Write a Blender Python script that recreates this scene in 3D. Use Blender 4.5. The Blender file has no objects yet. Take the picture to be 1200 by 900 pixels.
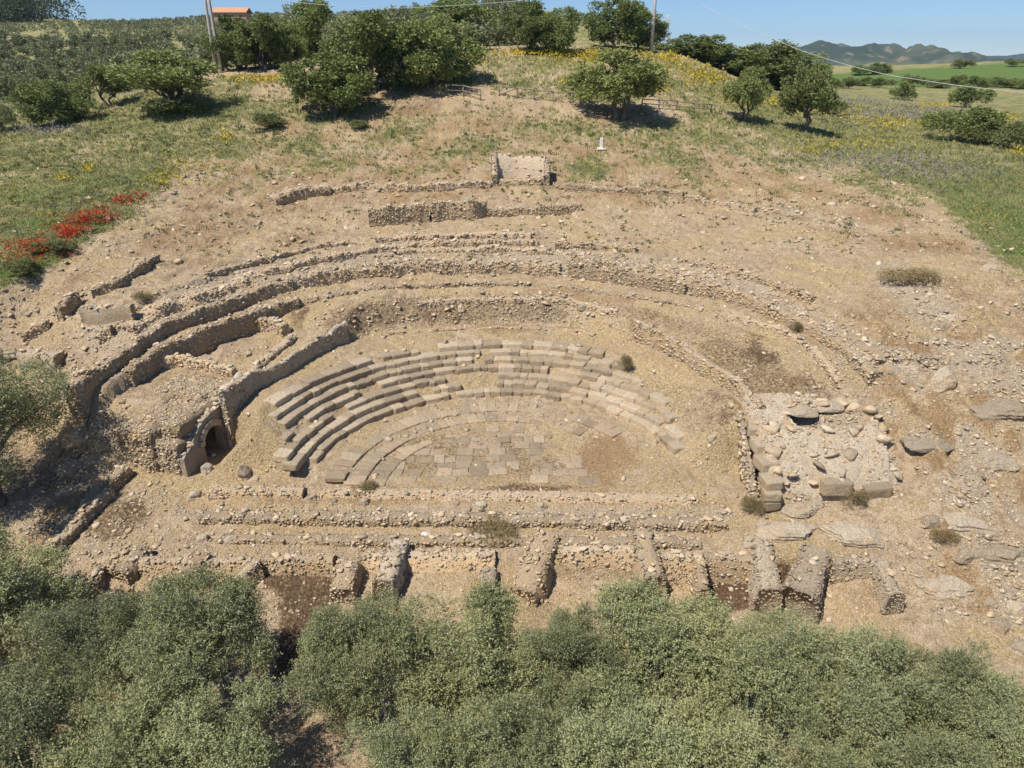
import bpy, bmesh, math, random
import numpy as np
from mathutils import Matrix, Vector

# ------------------------------------------------------------------ scene, camera, light
S = bpy.context.scene
COL = S.collection
CAM_Z, PITCH, FPX = 20.0, math.radians(25.0), 800.0      # drone 20 m above the orchestra, 24 mm lens
cam = bpy.data.cameras.new("camera"); cam.lens = 24.0; cam.sensor_width = 36.0
cam.clip_start = 0.5; cam.clip_end = 40000.0
camo = bpy.data.objects.new("camera", cam); COL.objects.link(camo)
camo.location = (0, 0, CAM_Z); camo.rotation_euler = (math.radians(90) - PITCH, 0, 0)
S.camera = camo

SUN_EL, SUN_AZ = math.radians(59), math.radians(50)       # azimuth: left of straight-behind-the-camera
sdir = Vector((-math.sin(SUN_AZ) * math.cos(SUN_EL), -math.cos(SUN_AZ) * math.cos(SUN_EL), math.sin(SUN_EL)))
W = bpy.data.worlds.new("World"); S.world = W; W.use_nodes = True
wn = W.node_tree.nodes; wl = W.node_tree.links
bg = wn["Background"]; sky = wn.new("ShaderNodeTexSky"); sky.sky_type = 'NISHITA'; sky.sun_disc = False
sky.sun_elevation = SUN_EL; sky.sun_rotation = math.atan2(sdir.x, sdir.y)
sky.air_density = 1.0; sky.dust_density = 0.0; sky.ozone_density = 7.0; sky.altitude = 1800
wl.new(sky.outputs[0], bg.inputs[0]); bg.inputs[1].default_value = 0.088
sl = bpy.data.lights.new("sun", 'SUN'); sl.energy = 4.8; sl.angle = math.radians(0.53); sl.color = (1.0, 0.93, 0.82)
so = bpy.data.objects.new("sun", sl); COL.objects.link(so)
so.rotation_euler = (-sdir).to_track_quat('-Z', 'Y').to_euler(); so.location = (-30, -30, 80)
S.view_settings.view_transform = 'Standard'; S.view_settings.look = 'None'
S.view_settings.exposure = 0.44; S.view_settings.gamma = 1.0
S.cycles.max_bounces = 4; S.cycles.diffuse_bounces = 2; S.cycles.glossy_bounces = 1
S.cycles.transmission_bounces = 2; S.cycles.transparent_max_bounces = 4; S.cycles.volume_bounces = 0

rng = np.random.default_rng(7)
random.seed(7)

# ------------------------------------------------------------------ numpy noise
_P = np.random.default_rng(11).permutation(512).astype(np.int64); _P = np.concatenate([_P, _P, _P])
_G = np.random.default_rng(12).normal(size=(512, 2)); _G /= np.linalg.norm(_G, axis=1)[:, None]
def perlin(x, y):
    x = np.asarray(x, float); y = np.asarray(y, float)
    xi = np.floor(x).astype(np.int64); yi = np.floor(y).astype(np.int64)
    xf = x - xi; yf = y - yi; xi &= 511; yi &= 511
    u = xf**3 * (xf * (xf * 6 - 15) + 10); v = yf**3 * (yf * (yf * 6 - 15) + 10)
    def g(a, b, dx, dy):
        q = _G[_P[_P[a & 511] + (b & 511)] & 511]; return q[..., 0] * dx + q[..., 1] * dy
    n00 = g(xi, yi, xf, yf); n10 = g(xi + 1, yi, xf - 1, yf); n01 = g(xi, yi + 1, xf, yf - 1); n11 = g(xi + 1, yi + 1, xf - 1, yf - 1)
    return (n00 * (1 - u) + n10 * u) * (1 - v) + (n01 * (1 - u) + n11 * u) * v
def fbm(x, y, s=1.0, o=4, seed=0.0, gain=0.5):
    t = 0; a = 1; f = 1.0 / s
    for k in range(o):
        t = t + a * perlin(np.asarray(x) * f + 17.3 * k + seed * 31.7, np.asarray(y) * f - 9.1 * k + seed * 13.9); a *= gain; f *= 2.03
    return t * 1.3
def sstep(a, b, x):
    t = np.clip((np.asarray(x, float) - a) / (b - a), 0, 1); return t * t * (3 - 2 * t)

# ------------------------------------------------------------------ camera geometry used to survey the site from the photograph
cP, sP = math.cos(PITCH), math.sin(PITCH)
def ray(px, py):
    a = (np.asarray(px, float) - 600) / FPX; b = (450 - np.asarray(py, float)) / FPX
    return a, cP + b * sP, -sP + b * cP
def at_z(px, py, z):
    dx, dy, dz = ray(px, py); t = (z - CAM_Z) / dz
    return dx * t, dy * t
def at_D(px, py, D):
    dx, dy, dz = ray(px, py); t = D / dy
    return dx * t, D, CAM_Z + dz * t
def proj(x, y, z):
    zz = z - CAM_Z; dep = y * cP - zz * sP; up = y * sP + zz * cP
    dep = np.where(dep < 0.1, 0.1, dep)
    return 600 + FPX * x / dep, 450 - FPX * up / dep, dep

# ------------------------------------------------------------------ terrain
CX, CY = -0.7, 30.0          # centre of the half-round theatre
def polar(x, y): return np.hypot(x - CX, y - CY), np.degrees(np.arctan2(y - CY, x - CX))

def curve(nodes):            # (px, py, z_low, z_high) -> tables by angle
    out = []
    for px, py, zl, zh in nodes:
        x, y = at_z(px, py, zl); r, t = polar(x, y); out.append((float(t), float(r), zl, zh))
    out.sort(); a = np.array(out)
    return lambda t: (np.interp(t, a[:, 0], a[:, 1]), np.interp(t, a[:, 0], a[:, 2]), np.interp(t, a[:, 0], a[:, 3]))
K1 = curve([(269, 494, 1.9, 3.0), (300, 459, 2.6, 3.3), (340, 437, 2.85, 3.5), (390, 408, 2.95, 4.2), (430, 392, 3.0, 4.9),
            (520, 383, 3.0, 5.05), (575, 381, 3.0, 5.05), (665, 383, 3.0, 5.0), (730, 398, 3.0, 4.4), (785, 418, 2.95, 3.85), (815, 436, 2.85, 3.55), (856, 460, 2.65, 3.3), (884, 492, 2.3, 2.95)])
K15 = curve([(163, 449, 3.2, 4.05), (193, 430, 3.25, 4.25), (240, 414, 3.35, 4.5), (270, 402, 3.45, 4.65), (303, 386, 3.65, 4.75), (345, 362, 4.5, 4.95),
             (440, 342, 5.15, 5.4), (520, 338, 5.2, 5.45), (600, 336, 5.2, 5.4), (700, 345, 5.0, 5.2), (780, 357, 4.9, 5.1), (860, 375, 4.8, 5.0), (915, 392, 4.65, 4.9),
             (940, 409, 4.4, 4.75), (957, 426, 4.1, 4.5), (981, 460, 3.4, 3.9)])
K2 = curve([(127, 443, 3.95, 4.6), (160, 420, 4.15, 4.95), (200, 394, 4.4, 5.25), (260, 371, 4.75, 5.6), (300, 354, 5.0, 5.9), (340, 344, 5.2, 6.15), (400, 331, 5.45, 6.4), (440, 327, 5.5, 6.4),
            (500, 322, 5.55, 6.45), (560, 321, 5.55, 6.45), (620, 322, 5.55, 6.4), (700, 329, 5.5, 6.35), (780, 342, 5.35, 6.0), (840, 352, 5.25, 5.9), (905, 373, 5.0, 5.5), (940, 390, 4.85, 5.25),
            (970, 406, 4.6, 5.15), (987, 421, 4.4, 5.0), (1005, 437, 4.1, 4.7), (1030, 467, 3.5, 4.0)])

_cp = []
for p in [  # pixel + height
    (200, 600, -.3), (100, 610, -.3), (60, 600, -.4), (20, 575, -.2), (20, 640, -.9), (100, 655, -.9), (600, 575, 0), (350, 575, 0), (850, 585, -.1),
    (600, 605, -.4), (400, 605, -.4), (800, 608, -.4), (600, 635, -.65), (300, 635, -.65), (900, 640, -.6), (1000, 620, -.2), (1100, 600, .5), (1180, 640, 0), (1100, 680, -1.0), (1190, 560, 1.2),
    (1050, 560, .9), (1000, 590, .2), (215, 562, .05), (150, 558, .1), (100, 525, .6), (70, 475, 1.6), (100, 462, 2.1), (40, 452, 2.4), (15, 422, 3.2), (60, 412, 3.8), (30, 382, 4.6), (10, 352, 6),
    (0, 335, 6.8), (1060, 480, 3.3), (1100, 525, 2.2), (1150, 505, 2.7), (1190, 485, 3.2), (1100, 440, 4.3), (1190, 430, 4.6), (1100, 380, 5.7), (1190, 360, 6.3), (1150, 312, 7.4),
    (560, 303, 6.6), (400, 310, 6.55), (300, 330, 6.1), (200, 365, 5.7), (150, 390, 5.3), (100, 375, 5.5), (120, 340, 6.4), (700, 310, 6.5), (850, 335, 6.0), (950, 365, 5.6), (1020, 415, 4.9), (1070, 360, 6.0),
    (500, 264, 7.6), (300, 270, 7.7), (640, 262, 7.6), (100, 300, 7.6), (800, 268, 7.5), (1000, 280, 7.6), (600, 217, 9.6), (420, 222, 9.4), (300, 235, 9.0), (800, 220, 9.5), (950, 215, 9.9),
    (600, 172, 12.2), (450, 172, 12.2), (800, 172, 12.1), (300, 180, 11.8)]:
    x, y = at_z(*p); _cp.append((float(x), float(y), p[2]))
for p in [  # pixel + ground distance
    (600, 140, 84), (450, 135, 85), (750, 142, 84), (600, 117, 89), (600, 101, 94), (480, 101, 94), (620, 80, 101), (650, 60, 109), (560, 62, 108), (650, 54, 115), (740, 56, 114), (800, 66, 114), (860, 92, 112), (920, 127, 104), (860, 140, 90),
    (1000, 152, 100), (1100, 162, 100), (1100, 202, 72), (1000, 190, 75), (1150, 250, 58), (1190, 300, 50), (1190, 180, 84), (1150, 130, 140), (1050, 113, 190), (1100, 101, 240), (1190, 86, 330), (1190, 74, 430), (950, 96, 260), (1000, 96, 300), (1090, 86, 340),
    (0, 300, 47), (0, 200, 66), (100, 200, 66), (100, 160, 78), (40, 152, 82), (250, 150, 80), (200, 129, 86), (300, 101, 97), (260, 86, 105), (330, 80, 108), (400, 97, 98), (400, 130, 87), (100, 112, 130), (30, 140, 102), (0, 100, 170), (150, 76, 230), (50, 60, 280),
    (200, 45, 330), (300, 42, 330), (100, 35, 400), (250, 28, 420), (330, 24, 400), (20, 22, 500), (110, 38, 430), (450, 30, 300), (560, 17, 260), (620, 12, 280), (520, 22, 300)]:
    _cp.append(tuple(float(v) for v in at_D(*p)))
_cp += [(6, 135, 22.0), (-10, 150, 22), (40, 135, 17.5), (60, 130, 14), (120, 420, 18), (300, 420, 22), (500, 300, 18), (500, 100, 8), (300, 60, 6), (140, 40, 5), (80, 20, 0), (60, 30, 2), (-500, 100, 18), (-300, 60, 10), (-120, 40, 6), (-70, 25, 1.5), (-60, 10, -2), (-450, 560, 55), (-100, 560, 45), (200, 560, 20), (500, 560, 25), (0, 480, 40), (120, 300, 14)]
_cp = np.array(_cp)
def _tps(d2): return 0.5 * d2 * np.log(d2 + 1e-9)
def _fit(P, lam):
    n = len(P); q = P[:, :2] / 50
    K = _tps(((q[:, None] - q[None]) ** 2).sum(-1)) + lam * np.eye(n)
    A = np.zeros((n + 3, n + 3)); A[:n, :n] = K; A[:n, n] = 1; A[:n, n + 1:] = q; A[n, :n] = 1; A[n + 1:, :n] = q.T
    return np.linalg.solve(A, np.concatenate([P[:, 2], [0, 0, 0]]))
_w = _fit(_cp, 0.002)
def base(x, y):
    x = np.asarray(x, float); y = np.asarray(y, float); sh = x.shape; X = x.ravel() / 50; Y = y.ravel() / 50; out = np.empty(X.shape)
    q = _cp[:, :2] / 50; n = len(q)
    for i in range(0, len(X), 20000):
        d2 = (X[i:i + 20000, None] - q[:, 0]) ** 2 + (Y[i:i + 20000, None] - q[:, 1]) ** 2
        out[i:i + 20000] = _tps(d2) @ _w[:n] + _w[n] + _w[n + 1] * X[i:i + 20000] + _w[n + 2] * Y[i:i + 20000]
    return out.reshape(sh)

FRONT_Y = 25.5
def H(x, y, fine=False):
    x = np.asarray(x, float); y = np.asarray(y, float)
    z = base(x, y)
    r, t = polar(x, y)
    # the sunken half-round
    tt = np.clip(t, 2, 178)
    r1, l1, h1 = K1(tt); r15, l15, h15 = K15(tt); r2, l2, h2 = K2(tt)
    w1 = np.where((tt > 62) & (tt < 118), 1.5, 0.25) * np.ones_like(x)
    w1 = 0.25 + 1.25 * sstep(55, 66, tt) * sstep(132, 118, tt)
    one = np.ones_like(x)
    R = [0 * one, 5.6 * one, 8.3 * one, 9.3 * one, 10.1 * one, 13.9 * one, r1, r1 + w1, r15, r15 + .2, r2, r2 + .2]
    Z = [0 * one, .02 * one, .36 * one, .42 * one, .45 * one, 2.75 * one, l1, h1, l15, h15, l2, h2]
    c = np.zeros_like(x)
    for i in range(len(R) - 1):
        m = (r >= R[i]) & (r <= R[i + 1])
        f = (r - R[i]) / np.maximum(R[i + 1] - R[i], 1e-3)
        c = np.where(m, Z[i] + f * (Z[i + 1] - Z[i]), c)
    c = np.where(r > R[-1], Z[-1], c)
    wr = sstep(3.0, 0.4, r - r2)
    wt = sstep(6, 15, t) * sstep(177, 168, t)
    flat = sstep(11, 9, r) * (y > CY - 0.1)
    wgt = wr * np.maximum(wt, flat)
    z = z * (1 - wgt) + c * wgt
    # orchestra / stage strip stays flat
    st = sstep(15.5, 13.5, np.abs(x + 1)) * sstep(33.5, 31.5, y) * sstep(28, 29.4, y) * (1 - wgt)
    z = z * (1 - st) + 0.0 * st
    # stage edge: low drop
    ed = sstep(30.0, 29.5, y + .02 * x) * sstep(20, 15, np.abs(x + 1))
    z = np.where(y < 30.5, np.minimum(z, 0.05) * 1.0 * (np.abs(x) < 14) + z * (np.abs(x) >= 14), z)
    z = z - 0.18 * ed * sstep(24, 28, y)
    # ground in front of the stage building
    zf = np.maximum(-1.35 - .65 * sstep(.3, 2.2, x) * sstep(16, 13.5, x) - 0.30 * np.maximum(0, 25.2 - y), -2.3 - .06 * (25 - y)) + 0.12 * fbm(x, y, 4, 3, 3)
    side = sstep(14, 20, np.abs(x - 0.5))
    wd = 0.35 + 3.0 * side
    wf = sstep(FRONT_Y + wd * .5, FRONT_Y - wd, y)
    z = z * (1 - wf) + zf * wf
    lx = (x + 17.25) * .956 - (y - 31.1) * .292; ly = (x + 17.25) * .292 + (y - 31.1) * .956      # sunken passage beside the vault
    cz = .12 + 1.3 * np.maximum(0, lx - .9) + 4.5 * np.maximum(0, ly - 2.95) + 2.0 * np.maximum(0, -.6 - ly) + 9 * np.maximum(0, -2.4 - lx); z = np.minimum(z, cz)
    far = np.hypot(x, y - 40)
    z = z + 0.10 * fbm(x, y, 3.0, 4, 1) * sstep(0.5, 12, r + 4) + 1.2 * fbm(x, y, 60, 3, 2) * sstep(110, 260, far)
    z = z + (-9 - z) * sstep(540, 610, np.maximum(np.abs(x), y))
    lw = sstep(17.5, 19, r) * sstep(52, 42, r) * sstep(31, 36, y) * sstep(-.45, .15, fbm(x, y, 7, 3, 14))
    zq = z + .25 * fbm(x, y, 5, 3, 15); z = z + lw * .72 * ((np.floor(zq / .42) + sstep(.0, .22, (zq / .42) % 1)) * .42 - zq)
    if fine:
        rough = 0.085 + 0.06 * sstep(24, 40, r) - .04 * sstep(10, 8, r)
        z = z + rough * fbm(x, y, 0.8, 4, 5, .68)
        rk = sstep(17.5, 21.5, x + 1.2 * fbm(x, y, 4, 2, 33)) * sstep(23, 27, y) * sstep(47, 41, y) * sstep(.5, 2.0, np.abs(r - 20.5) + 1.5 * (x > 20.5)) * sstep(-.35, .25, fbm(x, y, 5, 2, 34))
        q = .85 * (.5 - np.abs(fbm(x, y, 2.4, 4, 31, .55))) + .12 * fbm(x, y, .5, 3, 32); q = .45 * q + .55 * np.round(q / .22) * .22
        z = z + rk * q + .07 * sstep(8, 11, r) * sstep(15.5, 13, r) * (fbm(x, y, 1.3, 3, 6) + .1)
    return z
def ground(px, py):
    """where the line of sight through a spot of the photograph meets the terrain"""
    px = np.atleast_1d(np.asarray(px, float)); py = np.atleast_1d(np.asarray(py, float))
    dx, dy, dz = ray(px, py)
    lo = np.full(px.shape, 6.0); hi = np.full(px.shape, 900.0); done = np.zeros(px.shape, bool)
    D = 6.0; prev = lo.copy()
    while D < 900:
        t = D / dy; h = H(dx * t, dy * t); below = (CAM_Z + dz * t) < h
        new = below & ~done; lo[new] = prev[new]; hi[new] = D; done |= new
        prev[:] = D; D *= 1.012
        if done.all(): break
    for _ in range(12):
        mid = (lo + hi) / 2; t = mid / dy; b = (CAM_Z + dz * t) < H(dx * t, dy * t)
        hi = np.where(b, mid, hi); lo = np.where(b, lo, mid)
    t = hi / dy
    return np.stack([dx * t, dy * t, H(dx * t, dy * t)], -1)
def g1(px, py): return ground([px], [py])[0]

# ------------------------------------------------------------------ mesh helpers
def mesh_np(name, V, F, mats=(), attrs=None, smooth=False, colors=None):
    """V (n,3); F list of int arrays (m,3) / (m,4)"""
    me = bpy.data.meshes.new(name)
    if not isinstance(F, (list, tuple)): F = [F]
    F = [f for f in F if len(f)]
    nl = sum(f.size for f in F); nf = sum(len(f) for f in F)
    me.vertices.add(len(V)); me.vertices.foreach_set("co", np.asarray(V, np.float32).ravel())
    me.loops.add(nl); me.polygons.add(nf)
    me.loops.foreach_set("vertex_index", np.concatenate([f.ravel() for f in F]).astype(np.int32))
    ls = []; c = 0
    for f in F:
        k = f.shape[1]; ls.append(c + np.arange(len(f)) * k); c += f.size
    me.polygons.foreach_set("loop_start", np.concatenate(ls).astype(np.int32))
    if smooth: me.polygons.foreach_set("use_smooth", np.ones(nf, bool))
    me.update(calc_edges=True)
    for k, a in (attrs or {}).items():
        at = me.attributes.new(k, 'FLOAT', 'POINT'); at.data.foreach_set("value", np.asarray(a, np.float32))
    for k, a in (colors or {}).items():
        at = me.attributes.new(k, 'FLOAT_COLOR', 'POINT'); at.data.foreach_set("color", np.asarray(a, np.float32).ravel())
    for m in (mats if isinstance(mats, (list, tuple)) else [mats]): me.materials.append(m)
    return me
def ob(name, me, parent=None, loc=None):
    o = bpy.data.objects.new(name, me); COL.objects.link(o)
    if parent is not None: o.parent = parent
    if loc is not None: o.location = loc
    return o
def tag(o, label=None, cat=None, group=None, kind=None):
    if label: o['label'] = label
    if cat: o['category'] = cat
    if group: o['group'] = group
    if kind: o['kind'] = kind
    return o
def thing(name, label, cat, loc=(0, 0, 0), rz=0, group=None):
    o = bpy.data.objects.new(name, None); COL.objects.link(o); o.location = loc; o.rotation_euler = (0, 0, rz)
    o.empty_display_size = 0.2
    return tag(o, label, cat, group, 'thing')
def copy_tree(o, parent=None):
    c = o.copy(); COL.objects.link(c)
    if parent is not None: c.parent = parent
    for ch in list(o.children): copy_tree(ch, c)
    return c
# ------------------------------------------------------------------ materials
class NT:
    def __init__(s, name):
        s.m = bpy.data.materials.new(name); s.m.use_nodes = True; s.n = s.m.node_tree.nodes; s.l = s.m.node_tree.links
        s.bsdf = s.n["Principled BSDF"]; s.bsdf.inputs['Specular IOR Level'].default_value = 0.15; s.bsdf.inputs['Roughness'].default_value = 0.9
        s.co = s.n.new("ShaderNodeTexCoord"); s.obj = s.co.outputs['Object']
    def link(s, a, b): s.l.new(a, b)
    def noise(s, scale, detail=4, rough=.6, vec=None, dist=0.0):
        n = s.n.new("ShaderNodeTexNoise"); n.inputs['Scale'].default_value = scale; n.inputs['Detail'].default_value = detail
        n.inputs['Roughness'].default_value = rough; n.inputs['Distortion'].default_value = dist; s.link(vec or s.obj, n.inputs['Vector']); return n.outputs['Fac']
    def voro(s, scale, feat='F1', vec=None):
        n = s.n.new("ShaderNodeTexVoronoi"); n.feature = feat; n.inputs['Scale'].default_value = scale; s.link(vec or s.obj, n.inputs['Vector']); return n
    def attr(s, name):
        n = s.n.new("ShaderNodeAttribute"); n.attribute_name = name; return n
    def rgb(s, c):
        n = s.n.new("ShaderNodeRGB"); n.outputs[0].default_value = (*c, 1); return n.outputs[0]
    def val(s, x):
        if isinstance(x, (int, float)):
            n = s.n.new("ShaderNodeValue"); n.outputs[0].default_value = x; return n.outputs[0]
        return x
    def math(s, op, a, b=None, clamp=False):
        n = s.n.new("ShaderNodeMath"); n.operation = op; n.use_clamp = clamp
        for i, v in enumerate((a, b)):
            if v is None: continue
            if isinstance(v, (int, float)): n.inputs[i].default_value = v
            else: s.link(v, n.inputs[i])
        return n.outputs[0]
    def ramp(s, f, a, b, lo=0.0, hi=1.0):
        n = s.n.new("ShaderNodeMapRange"); n.interpolation_type = 'SMOOTHSTEP'
        n.inputs[1].default_value = a; n.inputs[2].default_value = b; n.inputs[3].default_value = lo; n.inputs[4].default_value = hi
        s.link(f, n.inputs[0]); return n.outputs[0]
    def mix(s, f, a, b, mode='MIX'):
        n = s.n.new("ShaderNodeMix"); n.data_type = 'RGBA'; n.blend_type = mode; n.clamp_factor = True
        if isinstance(f, (int, float)): n.inputs[0].default_value = f
        else: s.link(f, n.inputs[0])
        for i, v in ((6, a), (7, b)):
            if isinstance(v, tuple): n.inputs[i].default_value = (*v, 1)
            else: s.link(v, n.inputs[i])
        return n.outputs[2]
    def scale(s, c, f): # multiply colour by a grey factor
        n = s.n.new("ShaderNodeVectorMath"); n.operation = 'SCALE'; s.link(c, n.inputs[0])
        if isinstance(f, (int, float)): n.inputs['Scale'].default_value = f
        else: s.link(f, n.inputs['Scale'])
        return n.outputs[0]
    def bump(s, h, strength=.5, dist=.05, prev=None):
        n = s.n.new("ShaderNodeBump"); n.inputs['Strength'].default_value = strength; n.inputs['Distance'].default_value = dist
        s.link(h, n.inputs['Height'])
        if prev is not None: s.link(prev, n.inputs['Normal'])
        return n.outputs[0]
    def done(s, col, normal=None, rough=None):
        s.link(col, s.bsdf.inputs['Base Color'])
        if normal is not None: s.link(normal, s.bsdf.inputs['Normal'])
        if rough is not None: s.bsdf.inputs['Roughness'].default_value = rough
        return s.m

def mat_ground():
    t = NT("ground_earth")
    a = t.attr('cover_a'); b = t.attr('cover_b')
    sa = t.n.new("ShaderNodeSeparateColor"); t.link(a.outputs['Color'], sa.inputs[0])
    sb = t.n.new("ShaderNodeSeparateColor"); t.link(b.outputs['Color'], sb.inputs[0])
    green, rock, brown = sa.outputs; straw, dark, flow = sb.outputs
    n1 = t.noise(.35, 5, .6); n2 = t.noise(2.3, 5, .65); n3 = t.noise(9, 4, .7); n4 = t.noise(28, 3, .7)
    n5 = t.noise(5.5, 4, .7)
    soil = t.mix(t.ramp(n1, .35, .65), (.445, .33, .215), (.54, .42, .285))
    soil = t.mix(t.ramp(n2, .42, .66), soil, (.32, .235, .15))
    soil = t.mix(t.ramp(n3, .52, .7), soil, (.62, .49, .335))
    def m(mask, nz, soft=.22):   # mask sharpened by noise
        return t.ramp(t.math('ADD', mask, t.math('MULTIPLY', t.math('SUBTRACT', nz, .5), 1.5)), .5 - soft, .5 + soft)
    strawc = t.mix(t.ramp(n3, .3, .7), (.33, .235, .125), (.62, .485, .285))
    c = t.mix(m(straw, n2), soil, strawc)
    brownc = t.mix(t.ramp(n3, .35, .65), (.28, .18, .095), (.43, .30, .17))
    c = t.mix(m(brown, n5), c, brownc)
    rockc = t.mix(t.ramp(n5, .35, .65), (.52, .42, .305), (.40, .325, .235))
    rockc = t.mix(t.ramp(n3, .55, .75), rockc, (.70, .60, .455))
    c = t.mix(m(rock, n5), c, rockc)
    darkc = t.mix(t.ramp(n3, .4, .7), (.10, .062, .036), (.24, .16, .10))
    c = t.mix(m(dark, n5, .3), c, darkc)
    gr = t.mix(t.ramp(n1, .38, .62), (.175, .19, .07), (.38, .32, .15))
    gr = t.mix(t.ramp(n2, .45, .7), gr, (.12, .17, .045))
    gr = t.mix(t.ramp(n3, .5, .75), gr, (.38, .31, .15))
    gr = t.mix(t.ramp(t.noise(.8, 4, .6), .56, .7), gr, (.20, .19, .17))
    c = t.mix(m(green, n2), c, gr)
    c = t.mix(m(a.outputs['Alpha'], n1, .3), c, t.mix(t.ramp(n2, .35, .65), (.075, .14, .03), (.15, .20, .055)))
    yel = t.ramp(t.math('ADD', flow, t.math('MULTIPLY', t.math('SUBTRACT', n5, .5), 2.2)), .55, .75)
    c = t.mix(t.math('MULTIPLY', yel, .75), c, (.48, .38, .03))
    # grit
    grit = t.ramp(n4, .33, .67, .54, 1.38)
    c = t.scale(c, grit)
    vo = t.voro(7.0); pe = t.ramp(vo.outputs['Distance'], .05, .28, 1, 0)
    c = t.mix(t.math('MULTIPLY', t.math('MULTIPLY', pe, t.ramp(n3, .5, .62)), .5), c, (.5, .46, .4))
    nb = t.bump(n3, .8, .15); nb = t.bump(n4, .8, .06, nb); nb = t.bump(n5, .7, .20, nb)
    return t.done(c, nb, .95)
def mat_stone(name, dark, light, warm, lichen, top=.6, bump=.05, scale=1.0, oscale=1.0):
    t = NT(name)
    oi = t.n.new("ShaderNodeObjectInfo"); tint = t.attr('tint').outputs['Fac']
    v = t.math('FRACT', t.math('ADD', tint, t.math('MULTIPLY', oi.outputs['Random'], oscale)))
    geo = t.n.new("ShaderNodeNewGeometry"); pos = geo.outputs['Position']
    n1 = t.noise(1.1 * scale, 4, .6, pos); n2 = t.noise(5 * scale, 5, .65, pos); n3 = t.noise(22 * scale, 4, .7, pos)
    c = t.mix(v, dark, light)
    c = t.mix(t.math('MULTIPLY', t.ramp(n1, .4, .65), .85), c, warm)
    sep = t.n.new("ShaderNodeSeparateXYZ"); t.link(geo.outputs['True Normal'], sep.inputs[0])
    up = t.ramp(sep.outputs[2], .35, .85)
    c = t.mix(t.math('MULTIPLY', t.math('MULTIPLY', up, top), t.ramp(n2, .3, .6)), c, lichen)
    c = t.mix(t.math('MULTIPLY', t.ramp(n2, .6, .78), .6), c, (.13, .11, .085))
    c = t.scale(c, t.ramp(n3, .25, .75, .72, 1.22)); c = t.scale(c, t.math('ADD', .82, t.math('MULTIPLY', v, .36)))
    nb = t.bump(n2, .8, bump * 2); nb = t.bump(n3, .8, bump, nb)
    return t.done(c, nb, .93)
M = {}
M['ground'] = mat_ground()
M['seat'] = mat_stone("seat_limestone", (.37, .285, .19), (.59, .48, .345), (.54, .405, .255), (.43, .365, .28), .7, .10)
M['slab'] = mat_stone("floor_slab", (.35, .265, .175), (.44, .345, .235), (.48, .35, .215), (.37, .30, .22), .7, .08)
M['pale'] = mat_stone("pale_rock", (.54, .435, .305), (.64, .53, .39), (.58, .43, .275), (.52, .45, .36), .6, .16, .8)
M['grey'] = mat_stone("grey_stone", (.34, .285, .22), (.46, .395, .31), (.47, .36, .235), (.42, .37, .30), .6, .07)
M['rubble'] = mat_stone("rubble_stone", (.38, .295, .20), (.60, .495, .365), (.54, .39, .225), (.45, .39, .31), .55)
M['core'] = mat_stone("mortar_core", (.44, .325, .205), (.52, .395, .26), (.50, .355, .205), (.44, .36, .265), .7, .10)
M['ochre'] = mat_stone("ochre_masonry", (.54, .395, .245), (.60, .455, .29), (.56, .39, .225), (.45, .38, .29), .7, .08)
# ------------------------------------------------------------------ the ground sheet
def axis(lo, a, b, hi, fine, grow):
    m = list(np.arange(a, b, fine)); s = fine; v = m[-1]; up = []
    while v < hi: s *= grow; v += s; up.append(v)
    s = fine; v = a; dn = []
    while v > lo: s *= grow; v -= s; dn.append(v)
    return np.array(dn[::-1] + m + up)
gx = axis(-620, -32, 31, 620, .16, 1.035); gy = axis(-60, 23.5, 58, 640, .16, 1.022)
GX, GY = np.meshgrid(gx, gy)
GZ = H(GX, GY, True)
PX, PY, PD = proj(GX, GY, GZ)

def poly_mask(poly, soft):      # soft inside mask of a traced outline of one kind of ground cover
    P = np.array(poly, float); ins = np.zeros(PX.shape, bool); d = np.full(PX.shape, 1e9)
    x = PX + 7 * fbm(GX, GY, 2.2, 3, 8); y = PY + 4 * fbm(GX, GY, 2.2, 3, 9)
    m = (x > P[:, 0].min() - soft * 3) & (x < P[:, 0].max() + soft * 3) & (y > P[:, 1].min() - soft * 3) & (y < P[:, 1].max() + soft * 3)
    xs, ys = x[m], y[m]; I = np.zeros(xs.shape, bool); dd = np.full(xs.shape, 1e9)
    for i in range(len(P)):
        a = P[i]; b = P[(i + 1) % len(P)]
        c = ((a[1] > ys) != (b[1] > ys)) & (xs < (b[0] - a[0]) * (ys - a[1]) / (b[1] - a[1] + 1e-9) + a[0]); I ^= c
        e = b - a; t = np.clip(((xs - a[0]) * e[0] + (ys - a[1]) * e[1]) / (e @ e + 1e-9), 0, 1)
        dd = np.minimum(dd, np.hypot(xs - a[0] - t * e[0], ys - a[1] - t * e[1]))
    sd = np.where(I, dd, -dd); out = np.zeros(PX.shape); out[m] = sstep(-soft, soft, sd); return out
green = np.zeros(PX.shape); rock = green.copy(); brown = green.copy(); straw = green.copy(); dark = green.copy(); flow = green.copy()
def add(a, poly, soft, k=1.0): a[:] = np.maximum(a, poly_mask(poly, soft) * k)
R_, T_ = polar(GX, GY)
straw += .42
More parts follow.
